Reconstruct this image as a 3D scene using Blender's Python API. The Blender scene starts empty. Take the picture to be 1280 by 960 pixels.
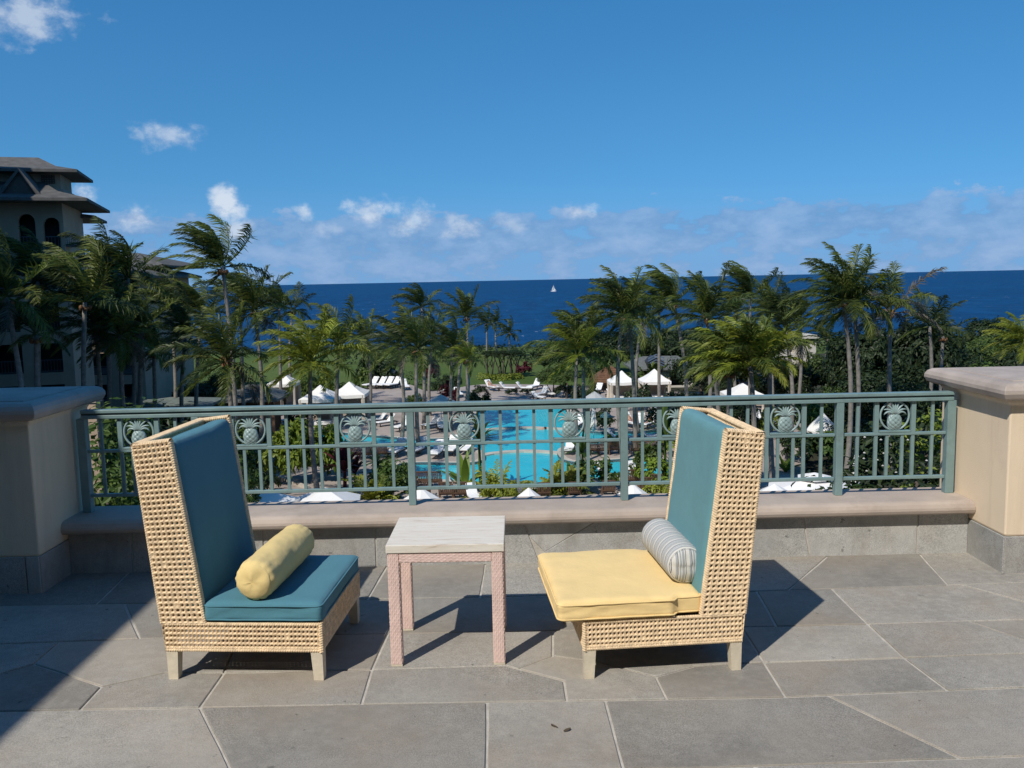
import bpy, bmesh, math, random
from math import sin, cos, pi, radians, sqrt, atan2
from mathutils import Vector, Matrix, noise
random.seed(7)
R = random.random
def U(a, b): return a + (b - a) * random.random()
SC = bpy.context.scene
COL = SC.collection

# ------------------------------------------------------------------ camera
CAM_H, PITCH, ROLL, YAW, FPX = 1.7, 6.7, 1.16, 0.6, 1108.0
_y, _p, _r = radians(YAW), radians(PITCH), radians(ROLL)
_f = Vector((sin(_y) * cos(_p), cos(_y) * cos(_p), -sin(_p)))
_r0 = Vector((cos(_y), -sin(_y), 0)); _u0 = _r0.cross(_f)
_rt = _r0 * cos(_r) - _u0 * sin(_r); _up = _u0 * cos(_r) + _r0 * sin(_r)
cam = bpy.data.cameras.new('camera'); cam_o = bpy.data.objects.new('camera', cam); COL.objects.link(cam_o)
cam.sensor_width = 36.0; cam.lens = 36.0 * FPX / 1280.0
cam.clip_start = 0.05; cam.clip_end = 90000.0
M = Matrix((_rt, _up, -_f)).transposed().to_4x4(); M.translation = (0, 0, CAM_H)
cam_o.matrix_world = M
SC.camera = cam_o
def _ray(px, py): return _f + _rt * ((px - 640) / FPX) + _up * ((480 - py) / FPX)
def gp(px, py, z=0.0):            # surveyed point on the level plane z
    d = _ray(px, py); return Vector((0, 0, CAM_H)) + d * ((z - CAM_H) / d.z)
def at(px, py, Y):                # surveyed point at the distance Y
    d = _ray(px, py); return Vector((0, 0, CAM_H)) + d * (Y / d.y)

# ------------------------------------------------------------------ light
SUN_EL, SUN_AZ = radians(46.9), radians(180 + 35.3)      # azimuth clockwise from +Y (direction to the sun)
to_sun = Vector((sin(SUN_AZ) * cos(SUN_EL), cos(SUN_AZ) * cos(SUN_EL), sin(SUN_EL)))
sl = bpy.data.lights.new('sun', 'SUN'); sl.energy = 4.1; sl.angle = radians(0.53); sl.color = (1.0, 0.955, 0.87)
so = bpy.data.objects.new('sun', sl); COL.objects.link(so)
so.rotation_euler = to_sun.to_track_quat('Z', 'Y').to_euler(); so.location = (-30, -40, 60)
SC.view_settings.view_transform = 'Standard'; SC.view_settings.look = 'None'
SC.view_settings.exposure = 0.0; SC.view_settings.gamma = 1.0
SC.render.engine = 'CYCLES'
SC.cycles.max_bounces = 6; SC.cycles.diffuse_bounces = 3; SC.cycles.glossy_bounces = 3; SC.cycles.transmission_bounces = 3
SC.cycles.caustics_reflective = False; SC.cycles.caustics_refractive = False

# ------------------------------------------------------------------ node helpers
class NT:
    def __init__(s, tree): s.t = tree; s.n = tree.nodes; s.l = tree.links
    def node(s, typ, **kw):
        n = s.n.new(typ)
        for k, v in kw.items():
            if k == 'inp':
                for a, b in v.items():
                    if isinstance(b, bpy.types.NodeSocket): s.l.new(b, n.inputs[a])
                    else: n.inputs[a].default_value = b
            else: setattr(n, k, v)
        return n
    def math(s, op, a, b=None, c=None, clamp=False):
        n = s.n.new('ShaderNodeMath'); n.operation = op; n.use_clamp = clamp
        for i, x in enumerate((a, b, c)):
            if x is None: continue
            if isinstance(x, bpy.types.NodeSocket): s.l.new(x, n.inputs[i])
            else: n.inputs[i].default_value = x
        return n.outputs[0]
    def mix(s, fac, a, b, mode='MIX'):
        n = s.n.new('ShaderNodeMix'); n.data_type = 'RGBA'; n.blend_type = mode
        for k, x in ((0, fac), (6, a), (7, b)):
            if isinstance(x, bpy.types.NodeSocket): s.l.new(x, n.inputs[k])
            else: n.inputs[k].default_value = x if not isinstance(x, tuple) else (x + (1,))[:4]
        return n.outputs[2]
    def noise(s, scale, detail=3, rough=.5, vec=None, dist=0.0):
        n = s.n.new('ShaderNodeTexNoise'); n.inputs['Scale'].default_value = scale
        n.inputs['Detail'].default_value = detail; n.inputs['Roughness'].default_value = rough
        n.inputs['Distortion'].default_value = dist
        if vec is not None: s.l.new(vec, n.inputs['Vector'])
        return n.outputs['Fac']
    def ramp(s, fac, stops, interp='LINEAR'):
        n = s.n.new('ShaderNodeValToRGB'); n.color_ramp.interpolation = interp
        e = n.color_ramp.elements
        while len(e) < len(stops): e.new(0.5)
        for el, (p, c) in zip(e, stops):
            el.position = p; el.color = (c, c, c, 1) if not isinstance(c, tuple) else (c + (1,))[:4]
        s.l.new(fac, n.inputs[0]); return n.outputs[0]
    def mapping(s, vec, scale=(1, 1, 1), loc=(0, 0, 0), rot=(0, 0, 0)):
        n = s.n.new('ShaderNodeMapping'); n.inputs['Scale'].default_value = scale
        n.inputs['Location'].default_value = loc; n.inputs['Rotation'].default_value = rot
        s.l.new(vec, n.inputs['Vector']); return n.outputs[0]

# ------------------------------------------------------------------ sky
def build_world():
    w = bpy.data.worlds.new('World'); SC.world = w; w.use_nodes = True
    g = NT(w.node_tree)
    for n in list(g.n): g.n.remove(n)
    out = g.node('ShaderNodeOutputWorld'); bg = g.node('ShaderNodeBackground')
    tc = g.node('ShaderNodeTexCoord'); d = tc.outputs['Generated']
    sep = g.node('ShaderNodeSeparateXYZ'); g.l.new(d, sep.inputs[0]); z = sep.outputs[2]
    # the air near the sea horizon is clear and blue here: read the sky a little above each direction
    cmb = g.node('ShaderNodeCombineXYZ'); g.l.new(sep.outputs[0], cmb.inputs[0]); g.l.new(sep.outputs[1], cmb.inputs[1])
    g.l.new(g.math('ADD', g.math('MULTIPLY', g.math('ABSOLUTE', z), SKY_K), SKY_Z), cmb.inputs[2])
    nv = g.node('ShaderNodeVectorMath', operation='NORMALIZE'); g.l.new(cmb.outputs[0], nv.inputs[0])
    sky = g.node('ShaderNodeTexSky', sky_type='NISHITA'); g.l.new(nv.outputs[0], sky.inputs[0])
    sky.sun_disc = False; sky.sun_elevation = SUN_EL; sky.sun_rotation = SUN_AZ
    sky.altitude = 20; sky.air_density = 1.0; sky.dust_density = 0.1; sky.ozone_density = 2.0
    hs = g.node('ShaderNodeHueSaturation', inp={'Saturation': SKY_SAT, 'Value': 1.0, 'Color': sky.outputs[0]})
    skyc = g.mix(1.0, hs.outputs[0], SKY_TINT, 'MULTIPLY')
    # low cumulus bank round the whole horizon
    n1 = g.noise(1.0, 6, .62, g.mapping(d, (19, 19, 40)))
    n2 = g.noise(1.0, 2, .5, g.mapping(d, (1.6, 1.6, 3.5), (CLOUD_OFF, 5.2, 0)))
    hi = g.node('ShaderNodeMapRange', interpolation_type='SMOOTHSTEP', inp={'Value': z, 'From Min': .092, 'From Max': .060, 'To Min': 0, 'To Max': 1}).outputs[0]
    lo = g.node('ShaderNodeMapRange', interpolation_type='SMOOTHSTEP', inp={'Value': z, 'From Min': .012, 'From Max': .05, 'To Min': 0.75, 'To Max': 1}).outputs[0]
    band = g.math('MULTIPLY', hi, lo)
    s1 = g.math('ADD', g.math('MULTIPLY', n2, 0.55), g.math('MULTIPLY', n1, 0.95))
    s1 = g.math('ADD', s1, g.math('MULTIPLY', band, 0.34))
    m_band = g.node('ShaderNodeMapRange', interpolation_type='SMOOTHSTEP', inp={'Value': s1, 'From Min': .95, 'From Max': 1.05, 'To Min': 0, 'To Max': .55}).outputs[0]
    m_band = g.math('MULTIPLY', m_band, g.math('GREATER_THAN', band, 0.001))
    # single puffs
    n3 = g.noise(1.0, 5, .6, g.mapping(d, (34, 34, 46)))
    puff = None
    for (px, py, rx, ry, a) in PUFFS:
        c = _ray(px, py).normalized()
        mp = g.node('ShaderNodeVectorMath', operation='SUBTRACT'); g.l.new(d, mp.inputs[0]); mp.inputs[1].default_value = c
        sc = g.node('ShaderNodeVectorMath', operation='MULTIPLY'); g.l.new(mp.outputs[0], sc.inputs[0])
        sc.inputs[1].default_value = (FPX / rx, FPX / rx, FPX / ry)
        ln = g.node('ShaderNodeVectorMath', operation='LENGTH'); g.l.new(sc.outputs[0], ln.inputs[0])
        v = g.math('SUBTRACT', 1.2, ln.outputs['Value'])
        v = g.math('ADD', v, g.math('MULTIPLY', g.math('SUBTRACT', n3, .5), 2.5))
        v = g.node('ShaderNodeMapRange', interpolation_type='SMOOTHSTEP', inp={'Value': v, 'From Min': 0.1, 'From Max': 1.15, 'To Min': 0, 'To Max': a}).outputs[0]
        puff = v if puff is None else g.math('MAXIMUM', puff, v)
    n4 = g.noise(1.0, 4, .6, g.mapping(d, (12, 12, 30), (0, 0, .35)))
    shade = g.ramp(n1, [(.40, (1.7, 3.0, 5.4)), (.56, (2.9, 4.2, 6.6)), (.70, (3.9, 5.0, 7.1))])
    white = g.ramp(n3, [(.36, (3.4, 4.5, 6.6)), (.60, (7.6, 8.2, 9.0))])
    low = g.node('ShaderNodeMapRange', interpolation_type='SMOOTHSTEP', inp={'Value': z, 'From Min': .115, 'From Max': .0, 'To Min': 0, 'To Max': .85}).outputs[0]
    base = g.mix(low, skyc, (1.85, 3.75, 6.7))
    c1 = g.mix(m_band, base, shade)
    c2 = g.mix(puff, c1, white)
    g.l.new(c2, bg.inputs[0]); bg.inputs[1].default_value = 0.1
    g.l.new(bg.outputs[0], out.inputs[0])
# (px, py, half width, half height, strength) in the photo's pixels: directions of the separate clouds
PUFFS = [(28, 20, 62, 28, .55), (212, 170, 36, 17, .5), (282, 254, 22, 24, .8), (302, 288, 20, 13, .6), (170, 271, 24, 15, .6),
         (98, 250, 18, 20, .75), (460, 264, 30, 20, .65), (516, 274, 30, 22, .55), (580, 286, 32, 17, .5), (720, 264, 26, 15, .55),
         (630, 282, 30, 16, .3), (378, 266, 16, 11, .6), (420, 288, 40, 12, .3)]
CLOUD_OFF = 2.2
SKY_K, SKY_Z, SKY_SAT, SKY_TINT = 0.78, 0.185, 1.35, (1.08, 1.33, 1.32)
build_world()
# ------------------------------------------------------------------ materials
MATS = {}
def new_mat(name):
    m = bpy.data.materials.new(name); m.use_nodes = True
    g = NT(m.node_tree); b = g.n['Principled BSDF']; MATS[name] = m
    return m, g, b
def mat(name, col, rough=.6, var=.15, scale=6, bump=0.0, bscale=60, spec=.4, obj_var=0.0, col2=None, detail=4, hue_var=0.0, metallic=0.0, bdist=.01):
    m, g, b = new_mat(name)
    tc = g.node('ShaderNodeTexCoord').outputs['Object']
    n = g.noise(scale, detail, .6, tc)
    lo = tuple(c * (1 - var) for c in col); hi = tuple(min(1, c * (1 + var)) for c in col)
    if col2: lo, hi = col, col2
    c = g.ramp(n, [(.3, lo), (.7, hi)])
    if obj_var or hue_var:
        oi = g.node('ShaderNodeObjectInfo').outputs['Random']
        hsv = g.node('ShaderNodeHueSaturation')
        g.l.new(c, hsv.inputs['Color'])
        g.l.new(g.math('ADD', 1 - obj_var, g.math('MULTIPLY', oi, 2 * obj_var)), hsv.inputs['Value'])
        if hue_var: g.l.new(g.math('ADD', .5 - hue_var, g.math('MULTIPLY', g.math('FRACT', g.math('MULTIPLY', oi, 7.3)), 2 * hue_var)), hsv.inputs['Hue'])
        c = hsv.outputs[0]
    g.l.new(c, b.inputs['Base Color'])
    b.inputs['Roughness'].default_value = rough; b.inputs['Specular IOR Level'].default_value = spec
    b.inputs['Metallic'].default_value = metallic
    if bump:
        bn = g.node('ShaderNodeBump', inp={'Strength': bump, 'Distance': bdist, 'Height': g.noise(bscale, 4, .6, tc)})
        g.l.new(bn.outputs[0], b.inputs['Normal'])
    return m
def stone_mat(name, base, dark, light, speck=260, patch=2.2, rough=.75, bump=.35, brown=None, obj_var=.1):
    m, g, b = new_mat(name)
    tc = g.node('ShaderNodeTexCoord').outputs['Object']
    oi = g.node('ShaderNodeObjectInfo').outputs['Random']
    off = g.node('ShaderNodeVectorMath', operation='ADD'); g.l.new(tc, off.inputs[0])
    g.l.new(g.math('MULTIPLY', oi, 37.0), off.inputs[1])
    v = off.outputs[0]
    sp = g.noise(speck, 2, .7, v); pt = g.noise(patch, 5, .65, v); mid = g.noise(22, 4, .65, v)
    c = g.ramp(sp, [(.32, dark), (.5, base), (.70, light)])
    c = g.mix(g.ramp(pt, [(.35, 0.0), (.65, .75)]), c, tuple(x * .72 for x in base))
    c = g.mix(g.ramp(mid, [(.45, 0.0), (.75, .35)]), c, light)
    if brown: c = g.mix(g.ramp(g.noise(1.3, 4, .6, v), [(.45, 0.0), (.75, .6)]), c, brown)
    st = g.noise(5.5, 6, .75, v); st2 = g.noise(17, 3, .6, v); st3 = g.noise(.9, 5, .7, v)
    c = g.mix(g.ramp(st, [(.63, 0.0), (.72, .65)]), c, tuple(x * .42 for x in base))
    c = g.mix(g.ramp(st2, [(.70, 0.0), (.735, .75)]), c, tuple(x * .25 for x in base))
    c = g.mix(g.ramp(st3, [(.42, .0), (.66, .42)]), c, tuple(min(1, x * 1.35) for x in base))
    hsv = g.node('ShaderNodeHueSaturation'); g.l.new(c, hsv.inputs['Color'])
    g.l.new(g.math('ADD', 1 - obj_var, g.math('MULTIPLY', oi, 2 * obj_var)), hsv.inputs['Value'])
    g.l.new(hsv.outputs[0], b.inputs['Base Color'])
    g.l.new(g.ramp(pt, [(.3, rough - .12), (.7, rough + .1)]), b.inputs['Roughness'])
    b.inputs['Specular IOR Level'].default_value = .35
    h = g.math('ADD', g.math('MULTIPLY', sp, .5), g.math('MULTIPLY', mid, .8))
    bn = g.node('ShaderNodeBump', inp={'Strength': bump, 'Distance': .006, 'Height': h})
    g.l.new(bn.outputs[0], b.inputs['Normal']); return m

stone_mat('flagstone', (.312, .288, .250), (.140, .129, .114), (.49, .455, .40), speck=210, brown=(.335, .265, .195), obj_var=.19, bump=.5)
mat('mortar', (.50, .46, .40), .9, .2, 14, .3, 90)
stone_mat('granite', (.40, .392, .37), (.19, .19, .185), (.60, .585, .55), speck=170, brown=(.36, .285, .22), bump=.3)
mat('coping', (.455, .375, .315), .7, .12, 4, .15, 70, obj_var=.0)
mat('pier_cap', (.44, .37, .32), .7, .13, 5, .15, 70)
mat('stucco', (.80, .645, .47), .85, .05, 1.7, .22, 160)
mat('rail_paint', (.19, .285, .285), .42, .12, 9, .05, 120, spec=.5)
mat('medallion_paint', (.27, .37, .37), .40, .10, 40, .05, 120, spec=.5)
mat('rail_groove', (.05, .08, .085), .6)
mat('rattan', (.78, .59, .375), .55, .24, 38, .4, 300, spec=.35, bdist=.003)
mat('chair_leg', (.66, .58, .45), .6, .12, 18, .2, 120)
mat('seat_deck', (.10, .075, .05), .9)
def fabric(name, col, rough=.9, hi=1.1, wv=420):
    m, g, b = new_mat(name)
    tc = g.node('ShaderNodeTexCoord').outputs['Object']
    n = g.noise(7, 5, .6, tc); f = g.noise(wv, 2, .5, tc)
    c = g.ramp(n, [(.3, tuple(x * .95 for x in col)), (.7, tuple(min(1, x * 1.03) for x in col))])
    c = g.mix(g.ramp(f, [(.35, .18), (.65, 0.0)]), c, tuple(x * .6 for x in col))
    g.l.new(c, b.inputs['Base Color']); b.inputs['Roughness'].default_value = rough
    b.inputs['Specular IOR Level'].default_value = .2
    b.inputs['Sheen Weight'].default_value = .06
    h = g.math('ADD', g.math('MULTIPLY', g.noise(14, 3, .5, tc), 1.4), g.math('MULTIPLY', f, .12))
    bn = g.node('ShaderNodeBump', inp={'Strength': .28, 'Distance': .010, 'Height': h}); g.l.new(bn.outputs[0], b.inputs['Normal'])
    return m
fabric('teal_fabric', (.085, .230, .290)); fabric('sea_fabric', (.130, .300, .335))
fabric('yellow_fabric', (.90, .66, .305)); fabric('old_yellow', (.80, .61, .27))
def striped(name, axis):
    m, g, b = new_mat(name)
    tc = g.node('ShaderNodeTexCoord').outputs['Object']
    sep = g.node('ShaderNodeSeparateXYZ'); g.l.new(tc, sep.inputs[0])
    x = g.math('ADD', sep.outputs[axis], g.math('MULTIPLY', g.noise(9, 2, .5, tc), .006))
    fr = g.math('FRACT', g.math('MULTIPLY', x, 1 / .062))
    W, G, T, D = (.62, .60, .56), (.36, .37, .38), (.30, .36, .40), (.08, .10, .13)
    st = [(0, W), (.14, D), (.18, W), (.26, G), (.42, W), (.50, T), (.55, G), (.60, W), (.70, D), (.74, G), (.88, W)]
    g.l.new(g.ramp(fr, st, 'CONSTANT'), b.inputs['Base Color'])
    b.inputs['Roughness'].default_value = .9; b.inputs['Specular IOR Level'].default_value = .2
    bn = g.node('ShaderNodeBump', inp={'Strength': .25, 'Distance': .01, 'Height': g.noise(20, 3, .5, tc)}); g.l.new(bn.outputs[0], b.inputs['Normal'])
striped('stripe_body', 0); striped('stripe_cap', 1)
def travertine():
    m, g, b = new_mat('travertine')
    tc = g.node('ShaderNodeTexCoord').outputs['Object']
    v = g.noise(1.0, 8, .68, g.mapping(tc, (4, 34, 20)), .6)
    v2 = g.noise(1.0, 6, .7, g.mapping(tc, (9, 85, 50)), .4)
    c = g.ramp(v, [(.28, (.52, .42, .32)), (.38, (.70, .62, .53)), (.52, (.75, .69, .60)), (.75, (.80, .75, .67))])
    c = g.mix(g.ramp(v2, [(.56, 0.0), (.64, .6)]), c, (.50, .40, .31))
    g.l.new(c, b.inputs['Base Color']); b.inputs['Roughness'].default_value = .65; b.inputs['Specular IOR Level'].default_value = .2
    bn = g.node('ShaderNodeBump', inp={'Strength': .3, 'Distance': .004, 'Height': v2}); g.l.new(bn.outputs[0], b.inputs['Normal'])
travertine()
mat('pink_wicker', (.72, .525, .465), .5, .10, 30, .1, 200)

def weather(name, dark, sx=5.0, sz=.5, amt=.35):     # rain streaks and blotches on plaster and caps
    m = MATS[name]; g = NT(m.node_tree); b = g.n['Principled BSDF']; src = b.inputs['Base Color'].links[0].from_socket
    tc = g.node('ShaderNodeTexCoord').outputs['Object']
    st = g.noise(1.0, 6, .7, g.mapping(tc, (sx, sx, sz))); bl = g.noise(2.3, 6, .7, tc)
    f = g.math('MAXIMUM', g.ramp(st, [(.52, 0.0), (.72, amt)]), g.ramp(bl, [(.55, 0.0), (.78, amt)]))
    g.l.new(g.mix(f, src, dark), b.inputs['Base Color'])
weather('stucco', (.55, .43, .31), 6, .6, .45); weather('coping', (.30, .235, .19), 3, 3, .6); weather('pier_cap', (.28, .23, .195), 3, 3, .6); weather('granite', (.20, .165, .13), 4, 1.2, .5)
weather('rail_paint', (.13, .17, .15), 14, 14, .5)

# ------------------------------------------------------------------ mesh helpers
class MB:
    def __init__(s): s.v = []; s.f = []
    def add(s, vs, fs):
        o = len(s.v); s.v += [tuple(p) for p in vs]; s.f += [tuple(i + o for i in f) for f in fs]; return s
    def box(s, c, d, m=None):
        c = Vector(c)
        x, y, z = (k / 2 for k in d)
        vs = [Vector(c) + Vector((a * x, b * y, e * z)) for a in (-1, 1) for b in (-1, 1) for e in (-1, 1)]
        if m is not None: vs = [m @ p for p in vs]
        return s.add(vs, [(0, 1, 3, 2), (4, 6, 7, 5), (0, 4, 5, 1), (2, 3, 7, 6), (0, 2, 6, 4), (1, 5, 7, 3)])
    def box2(s, a, b):
        return s.box([(p + q) / 2 for p, q in zip(a, b)], [abs(q - p) for p, q in zip(a, b)])
    def hexa(s, lo, hi):        # two quads (4 pts each, same winding) joined
        return s.add(list(lo) + list(hi), [(3, 2, 1, 0), (4, 5, 6, 7)] + [(i, (i + 1) % 4, 4 + (i + 1) % 4, 4 + i) for i in range(4)])
    def prism(s, poly, fn, a, b):   # poly (u,v) pairs; fn(u,v,w)->point
        n = len(poly); vs = [fn(u, v, a) for u, v in poly] + [fn(u, v, b) for u, v in poly]
        return s.add(vs, [tuple(range(n))[::-1], tuple(range(n, 2 * n))] + [(i, (i + 1) % n, n + (i + 1) % n, n + i) for i in range(n)])
    def tube(s, pts, rad, sides=8, cap=True, flat=1.0):
        pts = [Vector(p) for p in pts]; n = len(pts)
        if not hasattr(rad, '__len__'): rad = [rad] * n
        o = len(s.v); ref = None
        for i, p in enumerate(pts):
            t = (pts[min(i + 1, n - 1)] - pts[max(i - 1, 0)]).normalized()
            if ref is None: ref = Vector((0, 0, 1)) if abs(t.z) < .9 else Vector((1, 0, 0))
            a = t.cross(ref).normalized(); b = a.cross(t).normalized(); ref = b
            for k in range(sides):
                q = 2 * pi * k / sides
                s.v.append(tuple(p + a * (cos(q) * rad[i]) + b * (sin(q) * rad[i] * flat)))
        for i in range(n - 1):
            for k in range(sides):
                k2 = (k + 1) % sides
                s.f.append((o + i * sides + k, o + i * sides + k2, o + (i + 1) * sides + k2, o + (i + 1) * sides + k))
        if cap:
            s.f.append(tuple(o + k for k in range(sides))[::-1]); s.f.append(tuple(o + (n - 1) * sides + k for k in range(sides)))
        return s
    def loft_rect(s, cx, cy, hx, hy, prof, bottom=True, top=True):
        o = len(s.v)
        for off, z in prof:
            for a, b in ((-1, -1), (1, -1), (1, 1), (-1, 1)): s.v.append((cx + a * (hx + off), cy + b * (hy + off), z))
        for i in range(len(prof) - 1):
            for k in range(4):
                k2 = (k + 1) % 4; s.f.append((o + i * 4 + k, o + i * 4 + k2, o + i * 4 + 4 + k2, o + i * 4 + 4 + k))
        if bottom: s.f.append((o + 3, o + 2, o + 1, o))
        if top: e = o + 4 * (len(prof) - 1); s.f.append((e, e + 1, e + 2, e + 3))
        return s
    def lathe(s, prof, n=12, c=(0, 0, 0)):
        o = len(s.v)
        for r, z in prof:
            for k in range(n): s.v.append((c[0] + r * cos(2 * pi * k / n), c[1] + r * sin(2 * pi * k / n), c[2] + z))
        for i in range(len(prof) - 1):
            for k in range(n):
                k2 = (k + 1) % n; s.f.append((o + i * n + k, o + i * n + k2, o + (i + 1) * n + k2, o + (i + 1) * n + k))
        s.f.append(tuple(o + k for k in range(n))[::-1]); e = o + n * (len(prof) - 1); s.f.append(tuple(e + k for k in range(n)))
        return s
    def mesh(s, name, m=None, smooth=False):
        me = bpy.data.meshes.new(name); me.from_pydata([tuple(p) for p in s.v], [], s.f); me.update()
        if m: me.materials.append(MATS[m])
        if smooth: me.polygons.foreach_set('use_smooth', [True] * len(me.polygons))
        return me
    def build(s, name, m, parent=None, smooth=False, bevel=0, segs=2, **k):
        return link(name, s.mesh(name, m, smooth), parent, bevel=bevel, segs=segs, **k)
def link(name, me, parent=None, loc=None, rz=0.0, bevel=0, segs=2, smooth_angle=None, **k):
    o = bpy.data.objects.new(name, me); COL.objects.link(o)
    if parent is not None: o.parent = parent
    if loc is not None: o.location = loc
    if rz: o.rotation_euler.z = rz
    if bevel:
        b = o.modifiers.new('bevel', 'BEVEL'); b.width = bevel; b.segments = segs; b.limit_method = 'ANGLE'; b.angle_limit = radians(40)
    for a, v in k.items(): o[a] = v
    return o
def thing(name, label, cat, loc=(0, 0, 0), rz=0.0, group=None):
    o = link(name, None, None, loc, rz); o['label'] = label; o['category'] = cat
    if group: o['group'] = group
    return o
def tag(o, label, cat, group=None):
    o['label'] = label; o['category'] = cat
    if group: o['group'] = group
    return o
def structure(o): o['kind'] = 'structure'; return o
def part_copy(o, parent):
    c = o.copy(); COL.objects.link(c); c.parent = parent; return c
def copy_thing(root, label, loc, rz=0.0, group=None, scale=1.0):
    r = root.copy(); COL.objects.link(r); r.location = loc; r.rotation_euler.z = rz; r['label'] = label
    r.scale = (scale,) * 3
    if group: r['group'] = group
    for ch in list(root.children):
        c = part_copy(ch, r)
        for gch in list(ch.children): part_copy(gch, c)
    return r
def fill_poly(loops):            # triangulated polygon with holes -> (verts, faces)
    bm = bmesh.new()
    for lp in loops:
        vs = [bm.verts.new((p[0], p[1], 0)) for p in lp]
        for i in range(len(vs)): bm.edges.new((vs[i], vs[(i + 1) % len(vs)]))
    bmesh.ops.triangle_fill(bm, edges=bm.edges[:], use_beauty=True, use_dissolve=False)
    bm.verts.index_update()
    vs = [v.co.copy() for v in bm.verts]; fs = []
    for f in bm.faces:
        idx = [v.index for v in f.verts]
        if f.normal.z < 0: idx.reverse()
        fs.append(tuple(idx))
    bm.free(); return vs, fs
def plate(mb, loops, fn, a, b):  # plate with holes; fn(u,v,w)
    vs, fs = fill_poly(loops); n = len(vs)
    mb.add([fn(p.x, p.y, b) for p in vs], fs)
    mb.add([fn(p.x, p.y, a) for p in vs], [f[::-1] for f in fs])
    for lp in loops:
        k = len(lp)
        mb.add([fn(p[0], p[1], a) for p in lp] + [fn(p[0], p[1], b) for p in lp], [(i, (i + 1) % k, k + (i + 1) % k, k + i) for i in range(k)])
    return mb

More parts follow.
